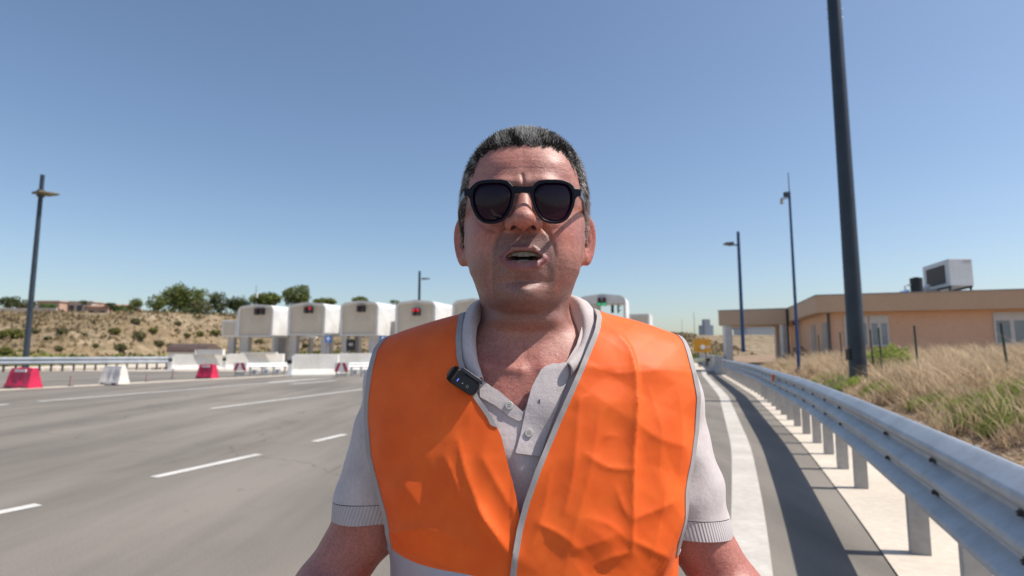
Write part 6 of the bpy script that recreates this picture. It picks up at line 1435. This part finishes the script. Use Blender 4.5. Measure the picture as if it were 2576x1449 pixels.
# trousers, belt and shoes
M_TROU = mat('dark_blue_trousers', (.03, .04, .07), .85, var=.2, vscale=12, bump=.3, bscale=500, bdist=.001); M_SHOE = mat('brown_leather', (.09, .045, .02), .45, var=.25, vscale=15)
def f_trou(p):
    t = smax(f_torso(p, -.006), p[:, 2] - .985, .006); wr = .004 * np.sin(p[:, 2] * 40 + p[:, 0] * 20) * sstep(.6, .2, p[:, 2]); return smax(smin(t, f_legs(p, .012) - wr, .03), .06 - p[:, 2], .004)
V_, Q_ = mesh_field(f_trou, axis([(-.24, .29, .009)]), axis([(.58, 1.02, .009)]), axis([(.05, 1.0, .009)]), lip=2.2); surf('trousers', mp(V_), tris(Q_), M_TROU, man)
for s in (-1, 1):
    def f_shoe(p):
        d = smin(ell(p, (XC + s * .118, .80, .045), (.044, .075, .045)), ell(p, (XC + s * .128, .70, .036), (.050, .075, .034)), .04); d = smin(d, cap(p, (XC + s * .115, .835, .06), (XC + s * .115, .835, .10), .048, .045), .02); return smax(d, .004 - p[:, 2], .004)
    V_, Q_ = mesh_field(f_shoe, axis([(XC + s * .12 - .08, XC + s * .12 + .08, .006)]), axis([(.60, .92, .006)]), axis([(-.005, .16, .006)]), lip=2.2); sh = surf('shoe', mp(V_), tris(Q_), M_SHOE, man)
    MB().box(XC + s * .122 - .046 - MO[0], XC + s * .122 + .046 - MO[0], .635 - MO[1], .875 - MO[1], .0, .012).build('sole', M_BLACK, sh, bevel=.004)

# ---- clip-on microphone on the collar and vest edge
mc = Vector(pick(1168, 956, f_torso_v)) + Vector((0, -.012, 0)); mic = empty('wireless_microphone', mc); tag(mic, 'small black clip-on wireless microphone on the collar at the left vest edge', 'microphone')
vd = (Vector((0, 0, CAMH)) - mc).normalized(); e1 = (Vector(P(1210, 988, mc.y)) - Vector(P(1128, 934, mc.y))).normalized(); e3_ = (vd - e1 * vd.dot(e1)).normalized(); e2_ = e3_.cross(e1).normalized()
if e2_.z < 0: e2_ = -e2_
M3 = Matrix((e1 * .84, e2_ * .84, e3_ * .85)).transposed().to_4x4()
def mic_part(name, pl, t0, t1, m_, parent=mic, bev=.002):
    k = MB(); A = [k.bm.verts.new(M3 @ Vector((a, b_, t0))) for a, b_ in pl]; B_ = [k.bm.verts.new(M3 @ Vector((a, b_, t1))) for a, b_ in pl]; n = len(pl)
    for i in range(n): k.bm.faces.new((A[i], A[(i + 1) % n], B_[(i + 1) % n], B_[i]))
    k.bm.faces.new(A[::-1]); k.bm.faces.new(B_); return k.build(name, m_, parent, smooth=True, bevel=bev, seg=3)
def rrect(x0, x1, y0, y1, r, n=6):
    o = []
    for cx_, cy2, a0 in ((x1 - r, y1 - r, 0), (x0 + r, y1 - r, 90), (x0 + r, y0 + r, 180), (x1 - r, y0 + r, 270)):
        for i in range(n + 1): a = R(a0 + 90 * i / n); o.append((cx_ + r * math.cos(a), cy2 + r * math.sin(a)))
    return o
M_MIC = mat('matt_black_housing', (.010, .010, .013), .38, var=.3, vscale=60, bump=.2, bscale=900, bdist=.0004)
mic_part('housing', rrect(-.0225, .0240, -.0125, .0105, .0085), -.009, .004, M_MIC, bev=.0025)
mic_part('windscreen', rrect(-.0236, -.0115, -.0110, .0112, .0075), .001, .0062, mat('black_mesh', (.02, .02, .024), .7, bump=.9, bscale=700, bdist=.001, var=.5, vscale=300), bev=.0012)
cl = mic_part('clip', [(-.0120, .0120), (-.0090, .0150), (.0215, .0142), (.0250, .0108), (.0235, .0085), (-.0075, .0095)], .0030, .0080, mat('dark_grey_clip', (.028, .026, .036), .35, var=.2, vscale=90), bev=.0008)
mic_part('hinge', rrect(-.0110, -.003, .0060, .0110, .002), -.002, .0062, M_BLACK, bev=.0005)
M_LED = mat('blue_led', (.2, .25, .9), .3, var=0, emit=(.2, .22, .9), estr=.45)
mic_part('status_light', [(-.0078, -.0052), (-.0062, -.0060), (-.0058, -.0014), (-.0074, -.0010)], .0041, .0046, M_LED, bev=0)
mic_part('marking', rrect(.0000, .0022, -.0046, -.0030, .0006, 3), .0041, .0044, M_GREYC, bev=0); k = []
ringm = MB()
for i in range(16):
    a, a2 = R(i * 22.5), R((i + 1) * 22.5); q = [M3 @ Vector((.0090 + r_ * math.cos(t), -.0040 + r_ * math.sin(t), .0044)) for r_, t in ((.0014, a), (.0019, a), (.0019, a2), (.0014, a2))]; ringm.quad(*q)
ringm.build('button_ring', M_GREYC, mic)
